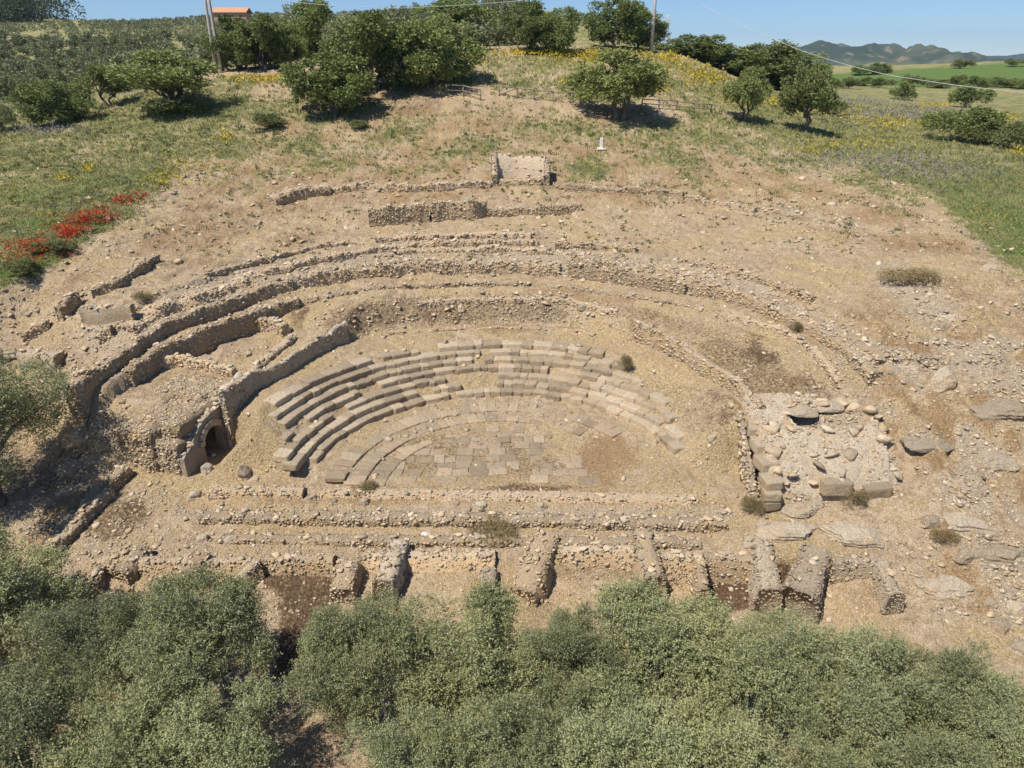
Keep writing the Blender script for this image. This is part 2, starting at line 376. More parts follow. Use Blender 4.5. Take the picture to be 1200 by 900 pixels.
# meadows
add(green, [(-400, 380), (0, 345), (45, 325), (80, 298), (140, 262), (190, 230), (215, 195), (255, 160), (300, 120), (300, 90), (150, 95), (-400, 110)], 16, .78)
add(green, [(215, 205), (330, 175), (420, 150), (400, 100), (300, 90), (240, 150)], 20, .52)
add(green, [(470, 112), (560, 100), (660, 122), (760, 120), (860, 150), (930, 160), (880, 60), (800, 50), (560, 55), (470, 90)], 8, .62)
add(green, [(690, 185), (800, 175), (900, 200), (960, 165), (860, 130), (680, 150)], 12, .55)
add(green, [(860, 150), (960, 190), (1050, 215), (1100, 240), (1140, 280), (1180, 315), (1700, 420), (1700, 60), (1000, 60), (880, 110)], 20, .88)
add(green, [(880, 170), (1000, 230), (1080, 250), (1100, 230), (980, 190), (900, 160)], 20, .60)
far = sstep(105, 130, GY); green[:] = np.maximum(green, far * .8); straw -= .5 * far
lush = np.zeros(PX.shape); add(lush, [(880, 109), (1000, 101), (1260, 104), (1260, 70), (1100, 78), (960, 88)], 4, .85)
add(lush, [(1080, 225), (1150, 195), (1260, 200), (1300, 330), (1190, 320), (1130, 270)], 14, .50); add(lush, [(0, 345), (45, 325), (100, 285), (150, 250), (120, 235), (0, 255)], 10, .48)
add(lush, [(60, 245), (160, 225), (200, 195), (120, 190), (0, 215), (0, 245)], 14, .42)
add(green, [(500, 150), (560, 190), (700, 215), (740, 180), (640, 150)], 16, .46)
add(green, [(300, 205), (380, 212), (480, 190), (440, 160), (340, 180)], 14, .46)
add(green, [(640, 190), (700, 212), (740, 196), (700, 182)], 6, .62)
add(brown, [(215, 200), (250, 160), (330, 130), (480, 120), (560, 130), (700, 150), (830, 160), (900, 190), (960, 215), (800, 220), (640, 185), (560, 175), (420, 180), (300, 190)], 12, .50)
add(brown, [(150, 300), (230, 215), (330, 160), (380, 120), (560, 115), (720, 150), (860, 160), (1000, 215), (1130, 270), (1180, 330), (1040, 300), (860, 250), (600, 240), (350, 260), (200, 330)], 22, .50)
add(straw, [(300, 350), (600, 300), (1000, 380), (1050, 600), (900, 640), (200, 640), (150, 500)], 25, .55)
# dry brown tussock ground on the right and round the rim
add(brown, [(880, 215), (990, 225), (1080, 240), (1120, 275), (1080, 300), (960, 260), (870, 240)], 14, .44)
add(brown, [(1090, 300), (1150, 290), (1200, 330), (1300, 420), (1200, 400), (1120, 380)], 14, .42)
add(brown, [(980, 350), (1070, 340), (1060, 420), (1000, 400)], 12, .42)
add(brown, [(1030, 400), (1220, 400), (1220, 470), (1060, 470)], 14, .36)
add(brown, [(1060, 480), (1220, 500), (1220, 640), (1120, 570), (1060, 530)], 14, .38)
add(brown, [(1040, 655), (1220, 640), (1220, 720), (1080, 715)], 10, .48)
add(brown, [(690, 500), (725, 510), (760, 540), (715, 575), (670, 555)], 10, .62)
add(brown, [(620, 330), (700, 338), (760, 352), (700, 358), (610, 346)], 6, .6)
add(brown, [(560, 378), (680, 382), (690, 390), (550, 388)], 4, .6)
add(brown, [(210, 290), (330, 270), (420, 255), (330, 300), (230, 320)], 12, .45)
add(brown, [(0, 370), (110, 330), (190, 290), (230, 260), (120, 310), (0, 350)], 12, .5)
add(brown, [(60, 590), (110, 570), (100, 610), (50, 650), (20, 640)], 8, .66)
add(brown, [(180, 590), (600, 560), (860, 580), (860, 600), (600, 590), (180, 600)], 8, .5)
# dark mossy / burnt-looking patches; tree shadows painted in at the end
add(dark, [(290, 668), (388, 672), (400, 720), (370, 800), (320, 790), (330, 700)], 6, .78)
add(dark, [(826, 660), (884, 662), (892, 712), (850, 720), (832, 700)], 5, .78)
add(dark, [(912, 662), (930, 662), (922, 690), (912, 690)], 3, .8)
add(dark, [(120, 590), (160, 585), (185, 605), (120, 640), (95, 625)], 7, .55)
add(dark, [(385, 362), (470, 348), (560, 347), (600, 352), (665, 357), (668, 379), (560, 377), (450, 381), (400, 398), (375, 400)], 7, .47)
add(dark, [(335, 360), (360, 360), (355, 390), (335, 385)], 6, .5)
add(dark, [(790, 395), (850, 395), (910, 412), (930, 440), (980, 455), (975, 470), (880, 470), (850, 440)], 10, .50)
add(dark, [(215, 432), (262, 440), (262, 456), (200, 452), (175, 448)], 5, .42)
add(dark, [(530, 572), (600, 568), (690, 572), (650, 579), (540, 577)], 3, .62)
add(dark, [(545, 615), (605, 612), (610, 628), (550, 630)], 5, .56)
add(dark, [(395, 565), (430, 563), (450, 572), (420, 580)], 4, .55)
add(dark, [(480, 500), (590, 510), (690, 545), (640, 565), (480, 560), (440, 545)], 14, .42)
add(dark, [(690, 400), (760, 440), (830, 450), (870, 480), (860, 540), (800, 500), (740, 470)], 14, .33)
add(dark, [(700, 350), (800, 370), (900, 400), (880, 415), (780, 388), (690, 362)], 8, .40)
add(dark, [(0, 500), (110, 520), (90, 570), (0, 590)], 10, .40)  # cast shadow of the left-edge olive, painted into the ground colour
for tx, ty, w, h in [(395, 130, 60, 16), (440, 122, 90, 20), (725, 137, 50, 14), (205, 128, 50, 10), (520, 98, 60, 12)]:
    add(dark, [(tx - w, ty), (tx - w * .6, ty - h), (tx + w * .6, ty - h), (tx + w, ty), (tx + w * .5, ty + h), (tx - w * .5, ty + h)], 8, .42)  # shadows under the slope trees, painted as dark ground
# stony ground
add(rock, [(300, 345), (120, 430), (100, 390), (230, 320), (420, 290), (560, 285), (700, 290), (860, 320), (1000, 390), (1040, 470), (1000, 450), (940, 380), (800, 335), (560, 318), (400, 325)], 9, .52)
add(rock, [(1010, 310), (1060, 300), (1100, 330), (1130, 360), (1100, 390), (1040, 350)], 10, .58)
add(rock, [(1020, 440), (1060, 420), (1200, 430), (1320, 520), (1200, 520), (1120, 540), (1030, 500)], 12, .55)
add(rock, [(1030, 560), (1100, 540), (1300, 580), (1300, 720), (1160, 740), (1060, 690)], 14, .42)
add(rock, [(1080, 490), (1150, 480), (1300, 500), (1300, 570), (1130, 555)], 10, .62)
add(rock, [(880, 230), (980, 245), (1080, 275), (1000, 280), (880, 260)], 14, .40)
add(rock, [(880, 485), (1030, 490), (1040, 550), (990, 600), (890, 600)], 8, .5)
add(rock, [(200, 596), (860, 592), (870, 606), (200, 612)], 4, .55)
add(rock, [(200, 625), (830, 625), (830, 650), (200, 650)], 8, .36)
add(rock, [(0, 590), (120, 600), (130, 560), (230, 580), (200, 650), (60, 690), (0, 690)], 12, .36)
add(rock, [(460, 470), (540, 462), (640, 466), (720, 500), (700, 530), (640, 500), (540, 495), (420, 540), (440, 510)], 8, .4)
add(rock, [(780, 300), (840, 310), (905, 340), (960, 370), (1010, 410), (1035, 460), (1000, 430), (960, 390), (880, 358), (780, 340)], 8, .66)
add(rock, [(130, 425), (180, 390), (260, 345), (330, 320), (440, 300), (440, 318), (330, 340), (250, 365), (170, 412)], 7, .62)
add(rock, [(440, 300), (560, 290), (700, 296), (780, 310), (780, 330), (680, 318), (560, 312), (440, 318)], 6, .56)
add(green, [(215, 205), (260, 165), (330, 130), (360, 150), (400, 160), (380, 190), (300, 205)], 12, .52)
add(green, [(300, 135), (600, 120), (900, 150), (1000, 215), (760, 222), (600, 200), (420, 205), (250, 225)], 26, .40)
# yellow flowers on the hill
add(flow, [(560, 58), (640, 70), (700, 62), (800, 64), (850, 85), (860, 120), (780, 90), (640, 88)], 8, .50)
add(flow, [(880, 110), (1000, 130), (1140, 140), (1190, 120), (1100, 118), (990, 122)], 8, .40)
add(flow, [(930, 140), (1010, 160), (1120, 170), (1000, 150)], 8, .36)
add(flow, [(270, 92), (340, 90), (350, 100), (270, 103)], 5, .5)
ct = fbm(GZ * 2.2 + .3 * fbm(GX, GY, 6, 2, 26), T_ * .05, .8, 4, 25) * sstep(16, 18, R_) * sstep(60, 50, GY) * (GY > 32)
brown = brown + .22 * ct * (brown > .02); rock = rock + .24 * sstep(.15, .6, ct); straw = straw - .25 * ct
RR = poly_mask([(1000, 420), (1060, 395), (1300, 380), (1300, 740), (1080, 720), (1040, 600), (1030, 500)], 14); nz = fbm(GX, GY, 2.6, 4, 91)
rock = rock * (1 - RR) + RR * sstep(-.15, .25, nz) * .85; brown = brown * (1 - RR) + RR * sstep(.02, -.35, nz) * .72
pth = poly_mask([(1040, 540), (1085, 540), (1110, 600), (1075, 660), (1040, 700), (1010, 640), (1045, 590)], 8); rock *= 1 - .8 * pth; brown *= 1 - .8 * pth; straw *= 1 - .6 * pth
gsl = np.hypot(np.gradient(GZ, axis=0) / np.gradient(GY, axis=0), np.gradient(GZ, axis=1) / np.gradient(GX, axis=1))
rock = rock + .34 * sstep(.55, 1.0, gsl) * (GY > 32) * (R_ > 16.5) * (GY < 62)
nn = fbm(GX, GY, 6, 4, 21)
green = np.clip(green + (.34 * nn + .22 * fbm(GX, GY, 1.8, 3, 27)) * (green > .02), 0, 1); brown = np.clip(brown + .34 * fbm(GX, GY, 3.5, 4, 22) * (brown > .02), 0, 1)
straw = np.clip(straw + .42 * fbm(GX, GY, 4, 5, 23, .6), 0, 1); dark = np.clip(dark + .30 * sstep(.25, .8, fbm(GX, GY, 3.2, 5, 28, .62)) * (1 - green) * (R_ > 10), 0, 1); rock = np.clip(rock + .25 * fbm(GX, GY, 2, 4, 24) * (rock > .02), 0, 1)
ca = np.stack([green, rock, brown, np.clip(lush + .2 * fbm(GX, GY, 5, 3, 29) * (lush > .02), 0, 1)], -1).reshape(-1, 4); cb = np.stack([straw, dark, flow, np.ones_like(green)], -1).reshape(-1, 4)
ny, nx = GX.shape
ii = (np.arange(ny - 1)[:, None] * nx + np.arange(nx - 1)[None]).ravel()
gme = mesh_np("ground", np.stack([GX, GY, GZ], -1).reshape(-1, 3), np.stack([ii, ii + 1, ii + nx + 1, ii + nx], 1), M['ground'], smooth=True, colors={'cover_a': ca, 'cover_b': cb})
tag(ob("ground", gme), kind='structure')
def H(x, y, fine=False):            # from here on read heights off the finished sheet
    x = np.asarray(x, float); y = np.asarray(y, float); sh = np.broadcast(x, y).shape; x = np.broadcast_to(x, sh); y = np.broadcast_to(y, sh)
    j = np.clip(np.searchsorted(gx, x) - 1, 0, nx - 2); i = np.clip(np.searchsorted(gy, y) - 1, 0, ny - 2)
    u = np.clip((x - gx[j]) / (gx[j + 1] - gx[j]), 0, 1); v = np.clip((y - gy[i]) / (gy[i + 1] - gy[i]), 0, 1)
    return (GZ[i, j] * (1 - u) + GZ[i, j + 1] * u) * (1 - v) + (GZ[i + 1, j] * (1 - u) + GZ[i + 1, j + 1] * u) * v
# ------------------------------------------------------------------ stones
def hull(pts):
    bm = bmesh.new()
    for p in pts: bm.verts.new(p)
    bmesh.ops.convex_hull(bm, input=bm.verts[:])
    bmesh.ops.delete(bm, geom=[v for v in bm.verts if not v.link_faces], context='VERTS')
    bmesh.ops.triangulate(bm, faces=bm.faces[:]); bm.normal_update()
    bm.verts.index_update()
    V = np.array([v.co[:] for v in bm.verts]); F = np.array([[v.index for v in f.verts] for f in bm.faces]); bm.free(); return V, F
def _tmpl(n, p):
    out = []
    for k in range(n):
        q = rng.normal(size=(11, 3)); q /= (np.abs(q) ** p).sum(1, keepdims=True) ** (1 / p); q *= rng.uniform(.66, 1.02, (11, 1)); out.append(hull(q))
    return out
TS = _tmpl(22, 10.0)
def eul(yaw, pit, rol):
    cy, sy, cp_, sp_, cr, sr = np.cos(yaw), np.sin(yaw), np.cos(pit), np.sin(pit), np.cos(rol), np.sin(rol)
    m = np.empty(np.shape(yaw) + (3, 3))
    m[..., 0, 0] = cy * cp_; m[..., 0, 1] = cy * sp_ * sr - sy * cr; m[..., 0, 2] = cy * sp_ * cr + sy * sr
    m[..., 1, 0] = sy * cp_; m[..., 1, 1] = sy * sp_ * sr + cy * cr; m[..., 1, 2] = sy * sp_ * cr - cy * sr
    m[..., 2, 0] = -sp_; m[..., 2, 1] = cp_ * sr; m[..., 2, 2] = cp_ * cr
    return m
def stones(pos, rot, scl, tint=None):
    """one joined soup of low stones -> V, F, tint"""
    n = len(pos); k = rng.integers(0, len(TS), n); tint = rng.random(n) if tint is None else tint
    VV, FF, TT = [], [], []; off = 0
    for j, (v, f) in enumerate(TS):
        s = np.nonzero(k == j)[0]
        if not len(s): continue
        w = np.einsum('nij,nvj->nvi', rot[s], v[None] * scl[s][:, None]) + pos[s][:, None]
        VV.append(w.reshape(-1, 3)); FF.append((f[None] + (off + np.arange(len(s)) * len(v))[:, None, None]).reshape(-1, 3)); off += len(s) * len(v)
        TT.append(np.repeat(tint[s], len(v)))
    return np.concatenate(VV), np.concatenate(FF), np.concatenate(TT)
def n3(p, s, seed=0):
    q = p / s
    return (perlin(q[:, 0] + seed, q[:, 1]) + perlin(q[:, 1] + 5.2, q[:, 2] + seed) + perlin(q[:, 2] - 3.7 + seed, q[:, 0] + 8.1)) * .8
def ico(sub):
    bm = bmesh.new(); bmesh.ops.create_icosphere(bm, subdivisions=sub, radius=1)
    V = np.array([v.co[:] for v in bm.verts]); F = np.array([[v.index for v in f.verts] for f in bm.faces]); bm.free(); return V, F
_ICO = {k: ico(k) for k in (2, 3, 4, 5)}
_bs = [0]
def rock_shape(sx, sy, sz, sub=3, p=2.6, cuts=9, amp=.05, seed=None, strata=0.0, skirt=False):
    """angular boulder: superellipsoid trimmed by random planes"""
    _bs[0] += 1; r = np.random.default_rng(seed if seed is not None else 100 + _bs[0])
    V, F = _ICO[sub]; V = V / (np.abs(V) ** p).sum(1, keepdims=True) ** (1 / p)
    if skirt:      # sides go straight down into the soil
        f_ = np.where(V[:, 2] < 0, np.maximum(1 - np.abs(V[:, 2]) ** p, .02) ** (1 / p), 1.0); V[:, :2] /= np.maximum(f_, .4)[:, None]
    for _ in range(cuts):
        n = r.normal(size=3); n[2] = abs(n[2]) if skirt else n[2]; n /= np.linalg.norm(n); d = r.uniform(.60, .98)
        e = np.maximum(0, V @ n - d); V = V - e[:, None] * n
    V = V * np.array([sx, sy, sz]) / 2
    m = (sx + sy + sz) / 3; sd = r.uniform(0, 90)
    d = V / (np.linalg.norm(V, axis=1, keepdims=True) + 1e-9)
    k = amp * m * (1.5 * n3(V, .5 * m, sd) + .9 * n3(V, .2 * m, sd + 3))
    if sub > 3: k = k - amp * m * .9 * np.abs(n3(V, .14 * m, sd + 9)) + amp * m * .35 * n3(V, .05 * m, sd + 5)
    if strata: # bedding: ledges that stand out and joints that are worn back
        zz = V[:, 2] / sz * 5 + .5 * n3(V, .8 * m, sd + 2) + sd; k = k + strata * .12 * m * (np.abs((zz % 1) - .5) - .25) * (np.abs(d[:, 2]) < .75)
    V = V + d * k[:, None] * np.array([1, 1, .7])
    return V, F
def rotz(V, a):
    c, s = math.cos(a), math.sin(a); return V @ np.array([[c, s, 0], [-s, c, 0], [0, 0, 1]])
def dens(P, step):
    P = np.asarray(P, float); d = np.concatenate([[0], np.cumsum(np.hypot(*np.diff(P[:, :2], axis=0).T))]); n = max(2, int(d[-1] / step) + 1)
    s = np.linspace(0, d[-1], n); return np.stack([np.interp(s, d, P[:, k]) for k in range(P.shape[1])], 1), s
_stone_me = []
def stone_piece():
    """a dressed / broken single stone, mesh data shared"""
    return _stone_me[rng.integers(len(_stone_me))]
for k in range(10):
    q = rng.normal(size=(12, 3)); q /= (np.abs(q) ** 9).sum(1, keepdims=True) ** (1 / 9); q *= rng.uniform(.72, 1.05, (12, 1)); v, f = hull(q)
    _stone_me.append(mesh_np("stone_shape", v, f, M['rubble']))

def rubble_wall(name, label, cat, P, thick=.6, h=None, ztop=None, zbot=None, sides=(1, -1), st=.17, mat='rubble', core='core', topk=1.0, big=4, group=None, rough=.12, batter=0.0, topstones=True, face=.86):
    """P: world nodes (x, y[, top z]); a mortared rubble wall with its own facing stones"""
    P = np.asarray(P, float)
    if P.shape[1] == 2:
        z0 = H(P[:, 0], P[:, 1]); P = np.column_stack([P, (z0 + h) if ztop is None else np.full(len(P), ztop)])
    Q, s = dens(P, .3); n = len(Q)
    T = np.gradient(Q[:, :2], axis=0); T /= np.linalg.norm(T, axis=1)[:, None] + 1e-9; N = np.column_stack([-T[:, 1], T[:, 0]])
    sd = rng.uniform(0, 99)
    top = Q[:, 2] + rough * fbm(s, s * 0 + sd, 1.1, 3) * 1.6
    loc = np.array([Q[n // 2, 0], Q[n // 2, 1], 0.0])
    gl = np.minimum.reduce([H(Q[:, 0] + N[:, 0] * k, Q[:, 1] + N[:, 1] * k) for k in (-thick, 0, thick)])
    bot = np.minimum(gl - .25, top - .25) if zbot is None else np.full(n, zbot)
    hw = thick / 2 * (1 + .18 * fbm(s, s * 0 + sd + 5, 1.5, 2))
    root = thing(name, label, cat, tuple(loc[:2]) + (float(gl[n // 2]),), group=group); loc[2] = gl[n // 2]
    # core
    prof = [(-1, 0), (-1, .5), (-1, .93), (-.55, 1), (.55, 1), (1, .93), (1, .5), (1, 0)]
    sec = []
    for a, b in prof:
        zz = bot + (top - bot) * b; w = hw * (1 + batter * (1 - b)) * a * .95
        w = w + .05 * fbm(s, zz * 1.3 + a * 7, .5, 2, sd % 7)
        sec.append(np.column_stack([Q[:, 0] + N[:, 0] * w, Q[:, 1] + N[:, 1] * w, zz + .04 * fbm(s, s * 0 + b * 9 + a, .4, 2)]))
    V = np.stack(sec, 1).reshape(-1, 3) - loc; k = len(prof)
    i = np.arange(n - 1)[:, None] * k + np.arange(k - 1)[None]; F4 = np.stack([i, i + 1, i + k + 1, i + k], -1).reshape(-1, 4)
    capA = np.array([[0, 7, 6, 1], [1, 6, 5, 2], [2, 5, 4, 3]]); capB = capA[:, ::-1] + (n - 1) * k
    ob("wall_core", mesh_np("wall_core", V, [np.concatenate([F4[:, ::-1], capA, capB])], M[core], attrs={'tint': np.full(len(V), .4)}), root)
    # facing
    pos, yaw, scl = [], [], []
    L = s[-1]; Qi = lambda u: np.stack([np.interp(u, s, Q[:, 0]), np.interp(u, s, Q[:, 1])], 1)
    ang = np.unwrap(np.arctan2(T[:, 1], T[:, 0])); hmax = float((top - bot).max())
    for sg in sides:
        for row in np.arange(.05, hmax, st * .62):
            u = np.arange(rng.uniform(0, st), L, st * 1.02); u = np.clip(u + rng.normal(0, st * .18, len(u)), 0, L)
            zb = np.interp(u, s, bot) + row; m = (zb < np.interp(u, s, top) - .02) & (rng.random(len(u)) < face); u, zb = u[m], zb[m]
            if not len(u): continue
            gz = np.interp(u, s, gl) - .15; m = zb > gz; u, zb = u[m], zb[m]
            if not len(u): continue
            f = (zb - np.interp(u, s, bot)) / np.maximum(np.interp(u, s, top - bot), .1)
            w = np.interp(u, s, hw) * (1 + batter * (1 - f)) * sg * (.86 + .13 * rng.random(len(u)))
            nx_, ny_ = np.interp(u, s, N[:, 0]), np.interp(u, s, N[:, 1]); q = Qi(u)
            pos.append(np.column_stack([q[:, 0] + nx_ * w, q[:, 1] + ny_ * w, zb + rng.normal(0, .02, len(u))])); yaw.append(np.interp(u, s, ang))
            e = np.clip(np.exp(rng.normal(-.05, .33, (len(u), 1))), .45, 2.1); scl.append(np.column_stack([rng.uniform(.42, .66, len(u)) * st, rng.uniform(.28, .5, len(u)) * st, rng.uniform(.26, .42, len(u)) * st]) * e)
    for e_, sgn in ((0, -1), (n - 1, 1)):
        hh_ = top[e_] - bot[e_]; m = int(hh_ * thick / (st * st) * 2.2 * face)
        if m < 1: continue
        a_ = rng.uniform(-.95, .95, m); b_ = rng.random(m); w = hw[e_] * (1 + batter * (1 - b_)) * a_
        pos.append(np.column_stack([Q[e_, 0] + N[e_, 0] * w - T[e_, 0] * .03 * -sgn * 0, Q[e_, 1] + N[e_, 1] * w, bot[e_] + hh_ * b_])); yaw.append(np.full(m, ang[e_] + math.pi / 2))
        scl.append(np.column_stack([rng.uniform(.42, .66, m), rng.uniform(.3, .5, m), rng.uniform(.26, .42, m)]) * st * rng.uniform(.7, 1.2, (m, 1)))
    nt = int(L * thick / (st * st) * 1.1 * topk) if topstones else 0
    if nt:
        u = rng.uniform(0, L, nt); w = rng.uniform(-.95, .95, nt) * np.interp(u, s, hw); q = Qi(u)
        pos.append(np.column_stack([q[:, 0] + np.interp(u, s, N[:, 0]) * w, q[:, 1] + np.interp(u, s, N[:, 1]) * w, np.interp(u, s, top) + rng.normal(-.02, .025, nt)])); yaw.append(rng.uniform(0, 6.3, nt))
        scl.append(np.column_stack([rng.uniform(.35, .6, nt), rng.uniform(.35, .6, nt), rng.uniform(.16, .32, nt)]) * st * np.clip(np.exp(rng.normal(-.15, .5, (nt, 1))), .3, 2.4))
    if pos:
        pos = np.concatenate(pos); yaw = np.concatenate(yaw); scl = np.concatenate(scl); m = len(pos)
        V, F, t = stones(pos - loc, eul(yaw + rng.normal(0, .12, m), rng.normal(0, .12, m), rng.normal(0, .12, m)), scl)
        tag(ob("rubble_facing", mesh_np("rubble_facing", V, F, M[mat], attrs={'tint': t}), root), kind='stuff')
    for _ in range(big):
        u = rng.uniform(.2, max(.3, L - .2)); w = rng.uniform(-.7, .7) * thick / 2; q = Qi(np.array([u]))[0]
        o = ob("stone", stone_piece(), root); j = int(np.clip(u / max(L, .01) * (n - 1), 0, n - 1))
        o.location = (q[0] + N[j, 0] * w - loc[0], q[1] + N[j, 1] * w - loc[1], float(np.interp(u, s, top)) + .05 - loc[2])
        o.rotation_euler = (rng.normal(0, .15), rng.normal(0, .15), float(np.interp(u, s, ang)) + rng.normal(0, .3)); q = rng.uniform(.11, .21)
        o.scale = (q * rng.uniform(.9, 1.5), q, q * rng.uniform(.45, .75))
    return root
def trace(px):              # pixels on the ground -> world nodes
    a = np.array(px, float); return ground(a[:, 0], a[:, 1])[:, :2]
def trace_z(px):            # (px, py, z) -> world nodes
    return np.array([(*[float(v) for v in at_z(p[0], p[1], p[2])], p[2]) for p in px])
def ring(kf, t0, t1, which, off=0.0, step=3):   # follow one of the concentric curves
    t = np.arange(t0, t1 + .1, step); r, zl, zh = kf(t); r = r + off
    return np.column_stack([CX + r * np.cos(np.radians(t)), CY + r * np.sin(np.radians(t)), zh if which else zl])

# outer retaining wall, three stretches, and the other concentric walls
A = ring(K2, 131, 173, 1, .25); A[:, 2] += .12
rubble_wall("retaining_wall", "long curving outer rubble wall on the left, its inner face in shadow", "wall", A, .75, sides=(1, -1), big=16, rough=.16)
A = ring(K2, 78, 130, 1, .25); A[:, 2] += .12
rubble_wall("retaining_wall", "middle stretch of the outer curving wall below the plastered niche", "wall", A, .8, big=16, rough=.2)
A = ring(K2, 52, 77, 1, .25); A[:, 2] += .28
rubble_wall("retaining_wall", "collapsed stretch of the outer curving wall with loose rubble, right of centre", "wall", A, .9, big=12, rough=.24)
A = ring(K2, 12, 51, 1, .22); A[:, 2] += .32
rubble_wall("retaining_wall", "outer curving wall on the right running down to the stony slope", "wall", A, .7, big=12, rough=.14)
A = ring(K15, 132, 166, 1, .2); A[:, 2] += np.interp(np.arange(132, 166.1, 3), [132, 145, 160, 166], [.2, .4, .35, .1])
rubble_wall("retaining_wall", "tall dark shaded wall behind the sunken room on the left", "wall", A, .6, big=8, rough=.12)
A = ring(K15, 84, 126, 1, .2); A[:, 2] += .1
rubble_wall("terrace_wall", "thin low terrace wall above the dark mossy bank", "wall", A, .4, big=6, rough=.1)
A = ring(K15, 46, 80, 1, .2); A[:, 2] += .06
rubble_wall("terrace_wall", "almost buried terrace wall right of the dark mossy bank", "wall", A, .4, big=5, rough=.1, topk=.6)
A = ring(K15, 14, 42, 1, .2); A[:, 2] += .14
rubble_wall("terrace_wall", "second curved wall on the right just inside the outer one", "wall", A, .5, big=6, rough=.1)
A = ring(K1, 128, 166, 1, .15, 2); A[:, 2] += np.interp(np.arange(128, 166.1, 2), [128, 140, 150, 160, 166], [-.1, .1, .3, .6, .8])
rubble_wall("podium_wall", "smooth dressed wall curving along the left end of the seats, in shadow", "wall", A, .32, big=2, st=.2, mat='rubble', core='grey', rough=.14, topk=.8, face=.5)
A = ring(K1, 12, 56, 1, .15, 2); A[:, 2] += .34
rubble_wall("podium_wall", "low curved wall edging the smooth earth slope on the right of the seats", "wall", A, .35, big=3, rough=.06, topk=.6)
A = ring(K2, 46, 76, 1, 1.6); A[:, 2] = H(A[:, 0], A[:, 1]) + .22
rubble_wall("rubble_bank", "pale loose rubble bank above the outer wall, right of centre", "wall", A, 1.5, big=16, rough=.2, batter=.6, topk=1.5)
A = ring(K2, 134, 160, 1, 1.7); A[:, 2] = H(A[:, 0], A[:, 1]) + .2
rubble_wall("rubble_bank", "pale loose rubble bank behind the outer wall on the left", "wall", A, 1.6, big=16, rough=.2, batter=.6, topk=1.5)
A = ring(K2, 14, 40, 1, 1.3); A[:, 2] = H(A[:, 0], A[:, 1]) + .15
rubble_wall("rubble_bank", "stony bank along the outside of the right outer wall", "wall", A, 1.3, big=10, rough=.15, batter=.6, topk=1.3)
A = ring(K2, 74, 112, 1, 2.2); A[:, 2] = H(A[:, 0], A[:, 1]) + .22
rubble_wall("terrace_wall", "low rubble ledge just above the middle of the outer wall", "wall", A, .7, big=8, rough=.14)
A = ring(K1, 62, 110, 1, 1.2); A[:, 2] = H(A[:, 0], A[:, 1]) + .1
rubble_wall("terrace_wall", "faint stone edge along the top of the dark mossy bank", "wall", A, .5, big=4, rough=.12, topk=.5)
A = ring(K1, 66, 122, 0, -.5); A[:, 2] = H(A[:, 0], A[:, 1]) + .1
rubble_wall("terrace_wall", "thin stone edge along the foot of the dark mossy bank", "wall", A, .35, big=3, rough=.06, topk=.5)
# walls of the sunken rooms on the left
rubble_wall("low_wall", "low sunlit ochre wall across the sunken room on the left", "wall", trace([(192, 428), (215, 428), (245, 434), (276, 443)]), .45, h=.62, big=4, mat='rubble', core='ochre')
rubble_wall("low_wall", "short rubble wall closing the far end of the sunken room", "wall", trace([(303, 384), (318, 384), (336, 393)]), .6, h=.75, big=5)
rubble_wall("low_wall", "loose line of rubble dividing the sunken room from the seats", "wall", trace([(344, 397), (330, 410), (312, 423), (290, 444)]), .55, h=.3, big=8)
rubble_wall("low_wall", "broken wall below the poppies, climbing right towards the slope", "wall", trace([(110, 349), (136, 338), (160, 322), (185, 307)]), .5, h=.6, big=6)
rubble_wall("low_wall", "short dark wall stub left of the pale room wall", "wall", trace([(72, 378), (82, 367), (94, 357)]), .5, h=1.1, big=3)
rubble_wall("low_wall", "low wall stub sloping down above the wooden gate", "wall", trace([(28, 400), (42, 392), (58, 382)]), .5, h=.6, big=3)
rubble_wall("low_wall", "pale plastered wall at the back of the upper left room", "wall", trace([(100, 376), (125, 376), (158, 374)]), .55, h=.95, big=3, core='pale', sides=(1,), topk=.8)
rubble_wall("low_wall", "pale thick wall right beside the wooden gate", "wall", trace([(30, 424), (50, 426), (72, 428)]), .9, h=.85, big=3, core='pale', sides=(1,), topk=.6)
rubble_wall("low_wall", "tilted little wall stub on the stony bank between the left rooms", "wall", trace([(118, 402), (132, 392)]), .5, h=.6, big=1)
rubble_wall("low_wall", "thick rubble pier at the head of the path left of the vault", "wall", trace([(80, 450), (104, 453)]), 1.1, h=.9, big=3)
# walls higher up the slope
rubble_wall("rubble_bank", "grey bank of tumbled rubble highest on the left of the niche", "wall", trace([(318, 240), (345, 230), (385, 225)]), 2.0, h=.7, big=10, st=.16, rough=.2)
rubble_wall("low_wall", "low wall running from the rubble bank to the plastered niche", "wall", trace([(385, 224), (430, 220), (480, 220), (530, 219), (574, 217)]), 1.0, h=.4, big=8, rough=.2)
rubble_wall("low_wall", "long grey kerb wall right of the plastered niche", "wall", trace([(648, 219), (700, 222), (760, 226), (800, 231)]), .8, h=.35, big=6, rough=.2, topk=.7)
rubble_wall("low_wall", "half buried kerb curving away on the far right of the niche", "wall", trace([(800, 233), (845, 240), (885, 248)]), .7, h=.25, big=4, rough=.2, topk=.6)
for a in ([(432, 263), (467, 259)], [(470, 259), (501, 257)], [(505, 257), (535, 255)], [(538, 255), (567, 253)]): pass
rubble_wall("buttressed_wall", "tallest grey rubble wall on the slope below the niche, split into bays by dark slots", "wall", trace([(433, 263), (450, 261), (468, 260), (485, 258), (502, 258)]), .8, h=1.35, big=6, st=.18, rough=.1)
rubble_wall("buttressed_wall", "right half of the grey bayed wall below the niche", "wall", trace([(506, 257), (520, 256), (536, 255), (552, 254), (568, 253)]), .8, h=1.4, big=6, st=.18, rough=.1)
